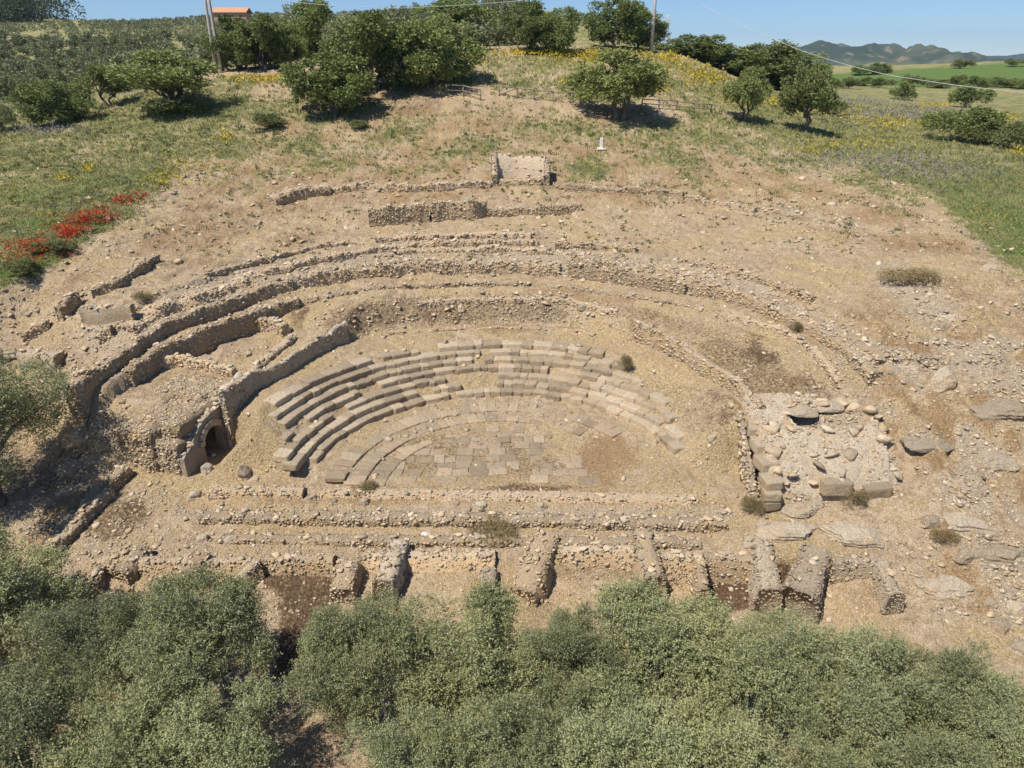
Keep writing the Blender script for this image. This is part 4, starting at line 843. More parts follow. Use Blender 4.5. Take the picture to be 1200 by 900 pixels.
for a in [("large flat slab tilted against the foot of the right hand ruin, dark gap beneath", 942, 596, 62, .55, 1.1, 'pale', .05, 4, 6, .02),
          ("broad pale slab below the right hand ruin with a dark undercut at its right end", 1002, 626, 72, .8, 1.6, 'pale', -.1, 3.6, 7, .12),
          ("long pale slab left of the broad undercut slab", 925, 622, 84, .8, 1.3, 'pale', 0, 4, 6, .2),
          ("rounded pale boulder at the foot of the straight wall end on the right", 893, 615, 32, .6, .9, 'pale', .2, 2.6, 8, .25),
          ("squat brownish boulder left of the pit fin, dark crack under it", 886, 638, 40, .6, 1.0, 'pale', -.3, 3, 8, .15),
          ("big square grey block on top of the broad pale fin", 964, 652, 38, 1.2, 1.0, 'grey', .2, 4.5, 7, .15),
          ("long layered rock ledge on the right slope, upper of two", 1128, 612, 86, 1.0, 1.7, 'pale', -.35, 3.2, 9, .3),
          ("small pale rock with a dark cleft left of the layered ledge", 1092, 612, 24, .5, .8, 'pale', .3, 3, 8, .1),
          ("lower rock ledge at the right edge with a dark broken overhang", 1170, 648, 84, 1.0, 1.5, 'pale', -.1, 3.5, 9, .25),
          ("cracked block leaning under the lower right ledge", 1128, 650, 24, .6, .7, 'pale', .4, 3.5, 8, .1),
          ("rounded brown boulder below the rock ledges on the right", 1108, 682, 56, .8, 1.4, 'pale', .1, 2.4, 6, .3),
          ("small grey rock left of the rounded brown boulder", 1078, 682, 22, .5, .7, 'grey', .1, 2.8, 8, .3),
          ("domed rubble lump on the stony ground at far right", 1103, 448, 44, 1.7, 1.6, 'grey', .2, 2.6, 7, .2),
          ("smooth cream rock outcrop at the right edge", 1182, 478, 90, 1.1, 2.2, 'pale', .1, 2.4, 6, .4),
          ("flat grey outcrop in the middle of the stony right slope", 1090, 512, 60, .5, 1.4, 'grey', .1, 2.6, 7, .45),
          ("bumpy grey outcrop low on the stony right slope", 1160, 535, 70, .6, 1.6, 'grey', -.2, 2.6, 8, .45),
          ("brown rock outcrop on the upper right slope near the meadow", 1120, 372, 48, .9, 1.8, 'pale', .1, 2.6, 8, .4),
          ("low broken outcrop under the dark cracks right of the outer wall", 1060, 432, 50, .7, 1.4, 'pale', .1, 3, 9, .4),
          ("pale bank of earth and stone beside the right meadow edge", 1160, 315, 34, .7, 1.6, 'pale', .2, 2.4, 6, .4),
          ("pale boulder second from the bottom right corner", 1172, 735, 26, .7, .9, 'pale', .3, 2.8, 8, .2),
          ("flat grey boulder above the others in the bottom right corner", 1190, 716, 34, .8, 1.0, 'grey', -.3, 2.8, 8, .2),
          ("pale boulder lowest in the bottom right corner", 1192, 762, 34, .9, 1.0, 'pale', 0, 2.8, 8, .2),
          ("small block in the bottom right corner left of the pale boulders", 1160, 706, 22, .3, .6, 'grey', .3, 3, 8, .2),
          ("rubble hump at the top of the left path beside the vaulted ruin", 130, 502, 56, 1.2, 1.6, 'rubble', -.1, 2.6, 8, .25),
          ("dark rock hump in the left olive's shade", 88, 505, 30, 1.0, 1.0, 'rubble', .3, 2.8, 9, .25),
          ("jagged grey rock under the left olive", 60, 520, 36, .8, 1.0, 'rubble', .2, 2.8, 9, .25),
          ("shaded boulder beside the left olive's trunk", 85, 545, 34, .8, .9, 'rubble', .7, 2.8, 9, .25),
          ("stone on the lower left path, near the diagonal wall's top", 103, 590, 20, .5, .6, 'rubble', .2, 3, 8, .2),
          ("stout pale stone near the diagonal wall's middle", 82, 606, 16, .4, .5, 'pale', .2, 3, 8, .2),
          ("tall standing slab with a dark right side, left end of the stage", 288, 558, 15, 1.25, .9, 'grey', .15, 5, 5, .1),
          ("leaning block in front of the arched doorway", 243, 553, 16, .9, .6, 'grey', .3, 4, 6, .15),
          ("dark sided block furthest left on the stage line", 229, 582, 24, .65, .6, 'grey', .3, 3.5, 7, .15),
          ("small upright stone between the stage blocks and the arch", 253, 573, 10, .5, .4, 'grey', .1, 3.5, 7, .15),
          ("square block in front of the tall standing slab", 276, 578, 16, .85, .6, 'grey', .1, 4, 6, .15),
          ("mossy slab lying right of the tall standing slab", 298, 562, 20, .3, .7, 'seat', .7, 4, 6, .2),
          ("small dark stone right of the square stage block", 301, 582, 10, .3, .4, 'grey', .3, 3, 8, .2),
          ("grey pointed block on the stage line left of the orchestra", 364, 586, 20, .55, .5, 'grey', .2, 3, 9, .15),
          ("round grey block on the stage line below the step ends", 427, 589, 17, .5, .5, 'grey', .2, 2.8, 9, .15),
          ("tiny dark stone between the two grey stage blocks", 392, 588, 7, .35, .3, 'grey', .2, 3, 9, .15),
          ("small flat grey block on the stage line left of the single upright one", 563, 591, 15, .35, .5, 'grey', .2, 3, 9, .15),
          ("single upright grey block right of the stage's middle", 634, 595, 15, .6, .5, 'grey', .2, 2.8, 9, .15),
          ("white stone lying alone in front of the stage rubble", 499, 627, 12, .3, .4, 'white', .1, 3.5, 7, .2),
          ("dark block left of the mound at the stage front", 272, 634, 22, .65, .6, 'grey', .3, 3, 8, .2),
          ("squat dark stone furthest left behind the front walls", 238, 632, 20, .55, .6, 'grey', .3, 3, 8, .2),
          ("rounded stone mound, dark on its right, behind the front wall", 370, 634, 38, .75, 1.2, 'core', .2, 3, 7, .25),
          ("flat grey stone by the flagged fin", 510, 645, 22, .35, .6, 'grey', .1, 4, 6, .2),
          ("pale slab with a rounded lower edge, right of the tall ochre wall", 738, 640, 20, .35, 1.3, 'pale', .05, 3.5, 4, .0),
          ("tall pale slab leaning right of the rounded slab", 760, 645, 22, .35, 1.6, 'pale', -.15, 4, 4, .0),
          ("tilted seat stone thrown out on the right earth slope", 743, 484, 24, .4, .45, 'seat', -.75, 4, 6, .2),
          ("loose seat stone right of the lowest row's end", 792, 506, 18, .4, .4, 'seat', -.5, 3.5, 7, .2),
          ("grey stone alone on the right earth slope beside the wall gap", 835, 513, 13, .4, .4, 'grey', .3, 3, 8, .2),
          ("leaning slab stone at the foot of the right earth slope", 768, 520, 12, .5, .3, 'seat', 1.0, 4, 6, .2),
          ("square stone on the bank right of the mossy wall", 684, 360, 13, .45, .5, 'grey', .4, 4, 6, .1),
          ("stone sticking out of the mossy bank", 540, 362, 9, .6, .4, 'seat', .1, 4, 6, .1),
          ("weathered stone in the left of the mossy bank", 484, 367, 9, .4, .4, 'seat', .1, 3, 8, .1),
          ("bright stone on top of the upper seats, right of middle", 658, 408, 10, .35, .4, 'white', .1, 3.5, 7, .1),
          ("square seat block standing up above the seats, left of middle", 521, 403, 10, .6, .45, 'seat', .1, 5, 5, .1),
          ("pale stub alone on the slope below the niche's right pier", 641, 234, 9, .8, .5, 'pale', .1, 4, 6, .1)]:
    if a[6] == 'white' and 'white' not in M: M['white'] = mat_stone("white_stone", (.66, .63, .58), (.74, .71, .66), (.6, .56, .5), (.62, .6, .56), .3)
    boulder(*a[:6], mat=a[6], rz=a[7], p=a[8], cuts=a[9], sink=a[10], sub=5 if a[3] > 30 else 4)
rubble_wall("low_wall", "earth topped end wall straight below the right podium, dark gap along it", "wall", np.array([(12.55, 33.4, 2.75), (12.45, 31.5, 1.9), (12.3, 29.6, .95), (12.25, 28.6, .3)]), .25, sides=(1, -1), big=0, st=.25, core='pale', rough=.05)

# plastered niche high on the slope
M['plaster'] = mat_stone("pink_plaster", (.54, .43, .31), (.60, .49, .37), (.55, .41, .28), (.45, .39, .32), .5, .06, .7)
g = g1(610, 213); u = proj(*g)[2] / FPX; gx0, gy0, gz0 = (float(q) for q in g)
rubble_wall("niche_wall", "wide plastered back wall of the recess at the top of the dig", "wall", np.array([(gx0 - 29 * u, gy0 + 1.3, gz0 + 2.35), (gx0, gy0 + 1.5, gz0 + 2.2), (gx0 + 29 * u, gy0 + 1.3, gz0 + 2.3)]), .6, sides=(-1,), st=.2, core='plaster', rough=.16, face=.10, batter=2.2, zbot=gz0 - .5, big=5)
for sx, lb, hh_ in ((-1, "left pier of the plastered recess, dark on its inner side", 2.6), (1, "right pier of the plastered recess at the top of the dig", 2.2)):
    rubble_wall("niche_pier", lb, "wall", np.array([(gx0 + sx * 31 * u, gy0 + 1.6, gz0 + hh_), (gx0 + sx * 31 * u, gy0 + .2, gz0 + hh_ * .8), (gx0 + sx * 30 * u, gy0 - .7, gz0 + .7)]), .55, st=.2, rough=.1, mat='grey', core='core', zbot=gz0 - .6, big=2)
rubble_wall("niche_sill", "low broken sill across the front of the plastered recess", "wall", np.array([(gx0 - 25 * u, gy0 - .3, gz0 + .25), (gx0 + 24 * u, gy0 - .4, gz0 + .35)]), .7, st=.2, rough=.15, zbot=gz0 - .6, big=6)
# ------------------------------------------------------------------ trees
def mat_leaf(name, a, b, under, trans=.25):
    t = NT(name); tint = t.attr('tint').outputs['Fac']; oi = t.n.new("ShaderNodeObjectInfo"); geo = t.n.new("ShaderNodeNewGeometry")
    c = t.mix(tint, a, b); c = t.mix(t.math('MULTIPLY', geo.outputs['Backfacing'], .75), c, under)
    c = t.mix(t.math('MULTIPLY', t.math('FRACT', t.math('MULTIPLY', oi.outputs['Random'], 7.31)), .5), c, t.mix(1.0, c, (1.06, 1.0, .84), 'MULTIPLY'))
    c = t.scale(c, t.math('ADD', .82, t.math('MULTIPLY', oi.outputs['Random'], .34)))
    t.link(c, t.bsdf.inputs['Base Color']); t.bsdf.inputs['Roughness'].default_value = .6; t.bsdf.inputs['Specular IOR Level'].default_value = .25
    tr = t.n.new("ShaderNodeBsdfTranslucent"); t.link(c, tr.inputs[0]); mx = t.n.new("ShaderNodeMixShader"); mx.inputs[0].default_value = trans
    t.link(t.bsdf.outputs[0], mx.inputs[1]); t.link(tr.outputs[0], mx.inputs[2]); t.link(mx.outputs[0], t.n["Material Output"].inputs[0]); return t.m
def mat_bark(name, a, b):
    t = NT(name); n = t.noise(3, 5, .7); n2 = t.noise(14, 4, .7); c = t.mix(t.ramp(n, .35, .65), a, b); return t.done(c, t.bump(n2, .9, .05), .95)
M['olive'] = mat_leaf("olive_leaf", (.085, .112, .042), (.42, .435, .205), (.36, .38, .24))
M['grove'] = mat_leaf("grove_leaf", (.085, .105, .045), (.23, .25, .115), (.23, .25, .15))
M['carob'] = mat_leaf("dark_green_leaf", (.085, .122, .035), (.25, .30, .09), (.23, .27, .11))
M['almond'] = mat_leaf("almond_leaf", (.09, .125, .035), (.29, .325, .10), (.26, .29, .12))
M['bush'] = mat_leaf("bush_leaf", (.09, .12, .04), (.22, .235, .09), (.2, .22, .1))
M['dry'] = mat_leaf("dry_bush_leaf", (.17, .135, .06), (.30, .24, .12), (.28, .23, .13))
M['bark'] = mat_bark("bark", (.10, .085, .065), (.19, .165, .13))
def leaves(P, U, L, Wd, tint):
    n = len(P); r = rng.normal(size=(n, 3)); v = np.cross(U, r); v /= np.linalg.norm(v, axis=1)[:, None] + 1e-9
    L = np.asarray(L).reshape(-1, 1); Wd = np.asarray(Wd).reshape(-1, 1)
    V = np.stack([P, P + U * L * .5 + v * Wd * .5, P + U * L, P + U * L * .5 - v * Wd * .5], 1).reshape(-1, 3)
    return V, np.arange(n * 4).reshape(-1, 4), np.repeat(tint, 4)
def unit(v): return v / (np.linalg.norm(v, axis=-1, keepdims=True) + 1e-9)
def crown_cloud(nc, rx, rz_, rc, ntw, nl, twl, L, Wd, zc, lo=-.75, seed=0, lobes=11, lr=.42):
    """crown of a few big lobes, each a cluster of clumps; twigs on the clumps, leaves on the twigs"""
    r = np.random.default_rng(seed); Ld = [np.array([0, 0, 1.0])]
    while len(Ld) < lobes:
        q = unit(r.normal(size=3)); 
        if q[2] > lo and all(np.dot(q, o) < .84 for o in Ld): Ld.append(q)
        elif r.random() < .002: break
    Ld = np.array(Ld); nlb = len(Ld); ax = np.array([rx, rx, rz_]); Lc = Ld * ax * r.uniform(.46, .76, (nlb, 1)); Lr = lr * r.uniform(.75, 1.2, nlb)
    which = r.choice(nlb, nc, p=Lr ** 2 / (Lr ** 2).sum()); e = unit(r.normal(size=(nc, 3)) + .8 * Ld[which]); C = Lc[which] + e * ax * (Lr[which] * r.uniform(.55, 1, nc))[:, None]; C[r.random(nc) < .22] *= .5; C = C + np.array([0, 0, zc]); R = rc * r.uniform(.6, 1.3, nc)
    k = r.choice(nc, ntw, p=R ** 2 / (R ** 2).sum()); o = unit(r.normal(size=(ntw, 3)) + .5 * e[k] + np.array([0, 0, .3]))
    B = C[k] + o * (R[k] * r.uniform(.35, 1.0, ntw))[:, None]; tw = unit(o + r.normal(0, .5, (ntw, 3)) + np.array([0, 0, .2]))
    t = np.tile(np.arange(nl) / nl, ntw); kk = np.repeat(np.arange(ntw), nl)
    P = B[kk] + tw[kk] * (t * twl)[:, None] + r.normal(0, L * .25, (len(kk), 3)); U = unit(tw[kk] * .7 + unit(r.normal(size=(len(kk), 3))) * .9)
    ct = .5 * r.random(nlb)[which] + .35 * r.random(nc); tint = np.clip(ct[k][kk] * .8 + r.normal(0, .2, len(kk)) + .1 + .15 * t, 0, 1)
    V, F, T = leaves(P, U, L * r.uniform(.7, 1.25, len(kk)), Wd * r.uniform(.8, 1.2, len(kk)), tint); return V, F, T, C
def tubes(paths, sides=7):
    VV, FF = [], []; off = 0
    for P, R in paths:
        P = np.asarray(P, float); R = np.asarray(R, float); n = len(P); T = unit(np.gradient(P, axis=0)); ref = np.array([.3, .9, .2]); A = unit(np.cross(T, ref)); Bv = np.cross(T, A)
        a = np.linspace(0, 2 * math.pi, sides, endpoint=False); w = P[:, None] + R[:, None, None] * (np.cos(a)[None, :, None] * A[:, None] + np.sin(a)[None, :, None] * Bv[:, None])
        VV.append(w.reshape(-1, 3)); i = np.arange(n - 1)[:, None] * sides + np.arange(sides)[None]; j = np.arange(n - 1)[:, None] * sides + (np.arange(sides)[None] + 1) % sides
        FF.append(np.stack([i, j, j + sides, i + sides], -1).reshape(-1, 4) + off); off += n * sides
    return np.concatenate(VV), np.concatenate(FF)
def trunk_mesh(name, C, zf, r0, nlimb, spread=.25, stems=1, seed=0):
    r = np.random.default_rng(seed); paths = []
    idx = r.choice(len(C), min(nlimb, len(C)), replace=False)
    for s in range(stems):
        ox, oy = (r.normal(0, spread, 2) if stems > 1 else (0, 0)); lean = r.normal(0, .12, 2)
        top = np.array([ox + lean[0], oy + lean[1], zf])
        st_ = np.array([[ox * .6, oy * .6, -.35], [ox * .7 + .05, oy * .7, zf * .3], [ox * .9 - .06, oy * .9 + .04, zf * .65], top]); paths.append((st_, r0 * np.array([1.5, 1.05, .9, .75])))
        for c in C[idx[s::stems]]:
            m = top * .5 + c * .5 + r.normal(0, .12, 3) + np.array([0, 0, .15]); paths.append((np.array([top - np.array([0, 0, .1]), top * .7 + m * .3, m, c]), r0 * np.array([.6, .45, .3, .1])))
    V, F = tubes(paths); return mesh_np(name, V, F, M['bark'])
def proto(kind, i):
    if kind == 'near_olive':     # canonical: radius 2.7 m, top at 5.2
        V, F, T, C = crown_cloud(150, 2.7, 2.0, .46, 7000, 12, .32, .085, .032, 3.1, -.6, 50 + i, 16, .315); tr = trunk_mesh("trunk", C, 1.5, .2, 14, seed=i); m = M['olive']
    elif kind == 'carob':        # unit: radius 1, top at ~1.9 (scaled to size)
        V, F, T, C = crown_cloud(90, 1.0, .86, .22, 3000, 6, .10, .085, .042, .98, -.85, 80 + i, 13); tr = trunk_mesh("trunk", C, .5, .055, 12, .12, 1 + i % 3, i); m = M['carob']
    elif kind == 'almond':       # looser crown on visible stems
        V, F, T, C = crown_cloud(70, 1.0, .74, .20, 2300, 6, .12, .085, .042, 1.14, -.5, 100 + i, 12, .34); tr = trunk_mesh("trunk", C, .55, .055, 14, .14, 2 + i % 3, i); m = M['almond']
    elif kind == 'mid_olive':
        V, F, T, C = crown_cloud(60, 1.0, .85, .24, 1700, 6, .11, .10, .04, .95, -.8, 120 + i); tr = trunk_mesh("trunk", C, .45, .06, 8, .1, 1 + i % 2, i); m = M['olive']
    elif kind == 'far_olive':
        V, F, T, C = crown_cloud(24, 1.0, .75, .32, 330, 4, .16, .22, .11, .85, -.6, 160 + i, 7); tr = trunk_mesh("trunk", C, .4, .06, 4, seed=i); m = M['grove']
    elif kind == 'shrub':
        V, F, T, C = crown_cloud(40, 1.0, .8, .30, 1300, 6, .11, .10, .05, .62, -.2, 200 + i); tr = trunk_mesh("stem", C, .2, .03, 6, .15, 3, i); m = M['bush']
    elif kind == 'dark_shrub':
        V, F, T, C = crown_cloud(40, 1.0, .8, .30, 1300, 6, .11, .10, .05, .62, -.2, 220 + i); tr = trunk_mesh("stem", C, .2, .03, 6, .15, 3, i); m = M['carob']
    elif kind == 'dry_shrub':
        V, F, T, C = crown_cloud(22, 1.0, .8, .36, 500, 6, .2, .18, .03, .6, -.2, 240 + i); tr = trunk_mesh("stem", C, .2, .03, 6, .15, 3, i); m = M['dry']
    zt = float(np.quantile(V[:, 2], .985)); rw = float(np.quantile(np.abs(V[:, 0]), .97))
    return mesh_np("crown", V, F, m, attrs={'tint': T}), tr, rw, zt
PRO = {k: [proto(k, i) for i in range(n)] for k, n in (('near_olive', 4), ('carob', 4), ('almond', 4), ('mid_olive', 3), ('far_olive', 4), ('shrub', 3), ('dark_shrub', 2), ('dry_shrub', 2))}
_tc = [0]
def tree(kind, name, label, cat, base, w, h, group=None, parts=True, rz=None):
    _tc[0] += 1; cm, tm, rw, zt = PRO[kind][_tc[0] % len(PRO[kind])]
    o = thing(name, label, cat, tuple(float(q) for q in base), rng.uniform(0, 6.28) if rz is None else rz, group)
    o.scale = (w / 2 / rw, w / 2 / rw, h / zt)
    ob("crown", cm, o)
    if parts: ob("trunk" if 'shrub' not in kind else "stem", tm, o)
    return o
# foreground olives: first row along the stage front, second row nearer the camera
def near(px, D, w, h, label):
    x = (px - 600) / FPX * (D * cP + (CAM_Z - .3) * sP); z = float(H(x, D)); tree('near_olive', "olive_tree", label, "olive tree", (x, D, z), w * rng.uniform(.86, 1.0), h * rng.uniform(.97, 1.14), group="foreground olive trees")
for a in [(-14, 20.3, 5.6, 5.6, "foreground olive at the left edge whose top meets the diagonal wall"),
          (92, 18.3, 5.4, 5.2, "foreground olive in the back row, left of the one touching the small fin walls"),
          (224, 18.4, 5.9, 5.4, "large foreground olive just left of the dark brown patch and shady gap"),
          (426, 17.9, 4.8, 5.0, "foreground olive just right of the dark brown patch and shady gap"),
          (548, 17.9, 5.4, 5.1, "foreground olive in front of the pale stub, left of the big stepped fin"),
          (664, 17.6, 5.0, 5.0, "foreground olive below the tall ochre front wall"),
          (768, 18.2, 5.6, 5.4, "foreground olive whose top hides the wall left of the dark brown pit"),
          (908, 17.2, 5.0, 4.9, "foreground olive below the dark brown pit and pale fins"),
          (1000, 17.1, 5.0, 4.9, "foreground olive below the rightmost leaning fin"),
          (1108, 16.4, 5.2, 4.7, "foreground olive second from the right end of the back row, below the corner boulders"),
          (20, 14.2, 5.4, 5.0, "front row olive in the bottom left corner"), (150, 13.6, 5.2, 5.0, "front row olive second from the left corner"),
          (240, 14.3, 4.5, 4.8, "front row olive just left of the shady gap at the bottom"), (466, 13.8, 4.6, 4.9, "front row olive just right of the shady gap at the bottom"),
          (590, 13.9, 5.2, 5.0, "front row olive at the bottom, below the big stepped fin"), (722, 13.7, 5.2, 5.0, "front row olive at the bottom, below the dark brown pit's left wall"),
          (850, 13.4, 5.2, 4.9, "front row olive at the bottom, third from the right"), (985, 13.0, 5.2, 4.8, "front row olive at the bottom, second from the right"), (1092, 12.9, 4.8, 4.7, "front row olive nearest the bottom right corner"), (1150, 15.2, 4.4, 4.6, "rightmost foreground olive, its crown ending short of the right edge")]: near(*a)
def ptree(kind, name, label, cat, cx, by, wpx, topy, group=None, D=None, **k):
    if D is None: g = g1(cx, by)
    else:
        x, y, z = (float(q) for q in at_D(cx, by, D)); g = np.array([x, y, float(H(x, y))])
    dep = float(proj(*g)[2]); _, _, tz = at_D(cx, topy, float(g[1])); h = float(tz) - float(g[2])
    return tree(kind, name, label, cat, g - np.array([0, 0, .1]), wpx * dep / FPX * (1.1 if kind in ('almond', 'carob') else 1.0), max(h, .3), group, **k)
ptree('near_olive', "olive_tree", "grey green olive at the left edge casting a wide shadow over the ruins", "olive tree", 0, 590, 156, 428)
for a in [('almond', "leafy tree with two spreading trunks on the left slope, below the twin pole", 197, 126, 104, 60, None), ('carob', "round dark tree on bare earth at the far left", 70, 145, 64, 96, None),
          ('almond', "small dense tree just left of the two trunked slope tree", 128, 124, 44, 78, None), ('carob', "leftmost tree of the dark clump right of the twin pole", 280, 82, 50, 22, None),
          ('carob', "middle tree of the dark clump right of the twin pole", 312, 82, 54, 20, None), ('carob', "rightmost tree of the dark clump right of the twin pole", 342, 78, 40, 28, None),
          ('carob', "tall narrow dark tree rising above the skyline left of centre", 374, 70, 52, 2, 118), ('carob', "dark tree standing alone in its own shade, left of the fence", 391, 133, 74, 66, None),
          ('carob', "big dark tree with several thin trunks, left of the shaded pair", 440, 108, 84, 20, None), ('carob', "big dark tree above the wooden steps and fence", 512, 100, 84, 24, None),
          ('carob', "broad tree behind the big pair, crown touching the sky", 532, 60, 74, 2, 135), ('carob', "left half of the dark tree pair standing on the crest", 620, 60, 44, 4, None), ('carob', "right half of the dark tree pair standing on the crest", 654, 62, 40, 10, None),
          ('carob', "largest dark tree on the crest, beside the single pole", 718, 56, 62, 0, None), ('carob', "dark tree directly behind the single pole", 748, 57, 44, 12, 118),
          ('almond', "solitary round tree shading the slope right of centre", 719, 138, 92, 60, None), ('almond', "slender young tree on the right slope with a thin trunk", 871, 141, 44, 80, None),
          ('almond', "bushy upright tree with a dark foot on the right slope", 940, 154, 54, 82, None), ('carob', "dark round tree behind the young slender tree", 896, 114, 78, 52, 125), ('carob', "low dark tree on the right shoulder of the crest", 812, 76, 62, 42, 125),
          ('carob', "tree half hidden behind the right shoulder of the crest", 850, 92, 60, 56, 125), ('carob', "pale green tree at the right end of the shoulder trees", 932, 112, 56, 62, 130)]:
    ptree(a[0], "almond_tree" if a[0] == 'almond' else "carob_tree", a[1], "tree", *a[2:6], D=a[6])
for a in [('mid_olive', "silver grey olive between the dark clump and the big pair", 408, 78, 46, 20, 112), ('mid_olive', "pale olive left of the tall narrow tree, behind the clump", 345, 56, 40, 14, 150), ('mid_olive', "silvery olive above the bare bank on the left slope", 150, 112, 46, 72, 118), ('mid_olive', "olive at the left edge beside the round dark tree", 5, 155, 40, 115, None)]:
    ptree(a[0], "olive_tree", a[1], "olive tree", *a[2:6], D=a[6])
for a in [('dark_shrub', "large dark bush on the right meadow, left of the edge bushes", 1122, 166, 70, 126, None), ('shrub', "lower paler half of the large meadow bush", 1152, 170, 44, 140, None), ('dark_shrub', "round bush beside the purple field on the right", 1133, 126, 42, 100, None), ('dark_shrub', "small dark bush farther back in the right field", 1057, 117, 28, 96, None),
          ('shrub', "bush at the right edge of the meadow", 1186, 176, 44, 142, None), ('dark_shrub', "rounded bush right of the upright slope tree", 974, 134, 30, 112, None), ('dark_shrub', "dark low shrubs under the two trunked tree", 210, 134, 60, 116, None), ('dry_shrub', "dry round bush alone on the upper right seats", 735, 434, 18, 414, None),
          ('dry_shrub', "green and brown bush at the foot of the right wall gap", 879, 602, 18, 578, None), ('dry_shrub', "dry tufted bush at the right foot of the rubble ruin", 1000, 588, 26, 572, None), ('dry_shrub', "brown thicket on the stage behind the stepped fin", 578, 624, 44, 610, None), ('dry_shrub', "brown thorny plant at the end of the stage kerb", 428, 572, 26, 562, None),
          ('dry_shrub', "dead brown bush beside the lower right rock ledge", 1104, 634, 22, 618, None), ('dry_shrub', "dark dry bush in the upper left ruined room", 172, 352, 26, 340, None), ('shrub', "low green bush at the meadow foot, far left among the poppies", 16, 322, 44, 304, None), ('shrub', "green bush at the upper end of the poppy strip", 60, 296, 36, 282, None),
          ('dry_shrub', "dry bush under the brown bank on the upper right slope", 1062, 330, 50, 312, None), ('dry_shrub', "dry bush at the outer wall's bend on the right", 930, 388, 18, 376, None), ('shrub', "small green shrub on the slope left of the fence", 420, 150, 20, 140, None), ('shrub', "low grey green shrub in the middle of the left slope", 318, 150, 34, 132, None)]:
    ptree(a[0], "bush", a[1], "bush", *a[2:6], D=a[6])
# olive grove over the hills behind, one tree at a time
cand = []
for D in np.arange(112, 470, 10.5):
    sp = 10.2
    for x in np.arange(-.86 * D, .12 * D, sp): cand.append((x + rng.uniform(-3.2, 3.2), D + rng.uniform(-3.2, 3.2)))
cand = np.array(cand); cz = H(cand[:, 0], cand[:, 1]); qx, qy, qd = proj(cand[:, 0], cand[:, 1], cz + 3.2)
k = (qx > -50) & (qx < 610) & (qy > -10) & (fbm(cand[:, 0], cand[:, 1], 60, 2, 70) > -.42) & ~((qx < 115) & (cand[:, 1] > 400)); cand, cz, qx, qy = cand[k], cz[k], qx[k], qy[k]
hit = ground(qx, qy + 3)
vis = (hit[:, 1] > cand[:, 1] * .93); cand, cz = cand[vis], cz[vis]
order = np.argsort(cand[:, 1]); sel = order[:285]; rest = order[285:]
cm_, _, rw_, zt_ = PRO['far_olive'][0]
for i in sel:
    w = rng.uniform(4.2, 6.8); tree('far_olive', "olive_tree", "small grey green olive in the grove covering the hills on the upper left", "olive tree", (cand[i, 0], cand[i, 1], cz[i] - .2), w, w * rng.uniform(.65, .85), group="olive grove on the far hills")
if len(rest):      # the grove thins into a mass of crowns farther up the hill
    kk = np.repeat(rest, 260); o_ = unit(rng.normal(size=(len(kk), 3)) + np.array([0, 0, .3])); P_ = np.column_stack([cand[kk], cz[kk] + 1.9]) + o_ * np.array([2.9, 2.9, 2.1]) * rng.uniform(.75, 1.05, (len(kk), 1))
    V, F, T = leaves(P_, unit(o_ + rng.normal(0, .6, o_.shape)), rng.uniform(.5, .9, len(kk)), rng.uniform(.35, .6, len(kk)), np.clip(rng.random(len(cand))[kk] * .8 + rng.random(len(kk)) * .25 + .15 * o_[:, 2], 0, 1)); tag(ob("olive_grove", mesh_np("olive_grove", V, F, M['grove'], attrs={'tint': T})), kind='stuff')
# hedge bushes along the far right field
hx = [(940, 97), (958, 99), (975, 98), (995, 100), (1015, 97), (1033, 99), (1068, 98), (1085, 97), (1103, 99), (1120, 98), (1140, 99), (1158, 98), (1178, 99), (1195, 100), (1212, 99), (1130, 76), (1035, 82), (1008, 84), (935, 86), (1188, 74), (1025, 83)]
for i, (px, py) in enumerate(hx):
    ptree('dark_shrub' if i % 3 else 'shrub', "hedge_bush", ("dark hedge bush in the line along the far right field" if i < 15 else "small dark bush dotted alone on the farthest right fields below the hills"), "bush", px, py + 4, rng.uniform(20, 30), py - rng.uniform(5, 10), group="hedge along the far right field" if i < 15 else "lone bushes on the farthest right fields", parts=False)
# dark wood on the far left hill
fx = rng.uniform(-560, -300, 900); fy = rng.uniform(400, 540, 900); fz = H(fx, fy); qx, qy, qd = proj(fx, fy, fz + 6); k = (qx > -60) & (qx < 108); fx, fy, fz = fx[k][:220], fy[k][:220], fz[k][:220]
C = np.column_stack([fx, fy, fz + 5.0]); kk = np.repeat(np.arange(len(C)), 110); o = unit(rng.normal(size=(len(kk), 3)) + np.array([0, 0, .3])); P = C[kk] + o * np.array([6.5, 6.5, 6.5]) * rng.uniform(.7, 1.1, (len(kk), 1))
V, F, T = leaves(P, unit(o + rng.normal(0, .6, o.shape)), rng.uniform(1.2, 2.4, len(kk)), rng.uniform(.7, 1.2, len(kk)), np.clip(rng.random(len(C))[kk] * .6 + rng.random(len(kk)) * .3, 0, 1))
M['wood_leaf'] = mat_leaf("wood_leaf", (.035, .05, .02), (.085, .105, .04), (.08, .1, .04))
tag(ob("forest", mesh_np("forest", V, F, M['wood_leaf'], attrs={'tint': T})), kind='stuff')

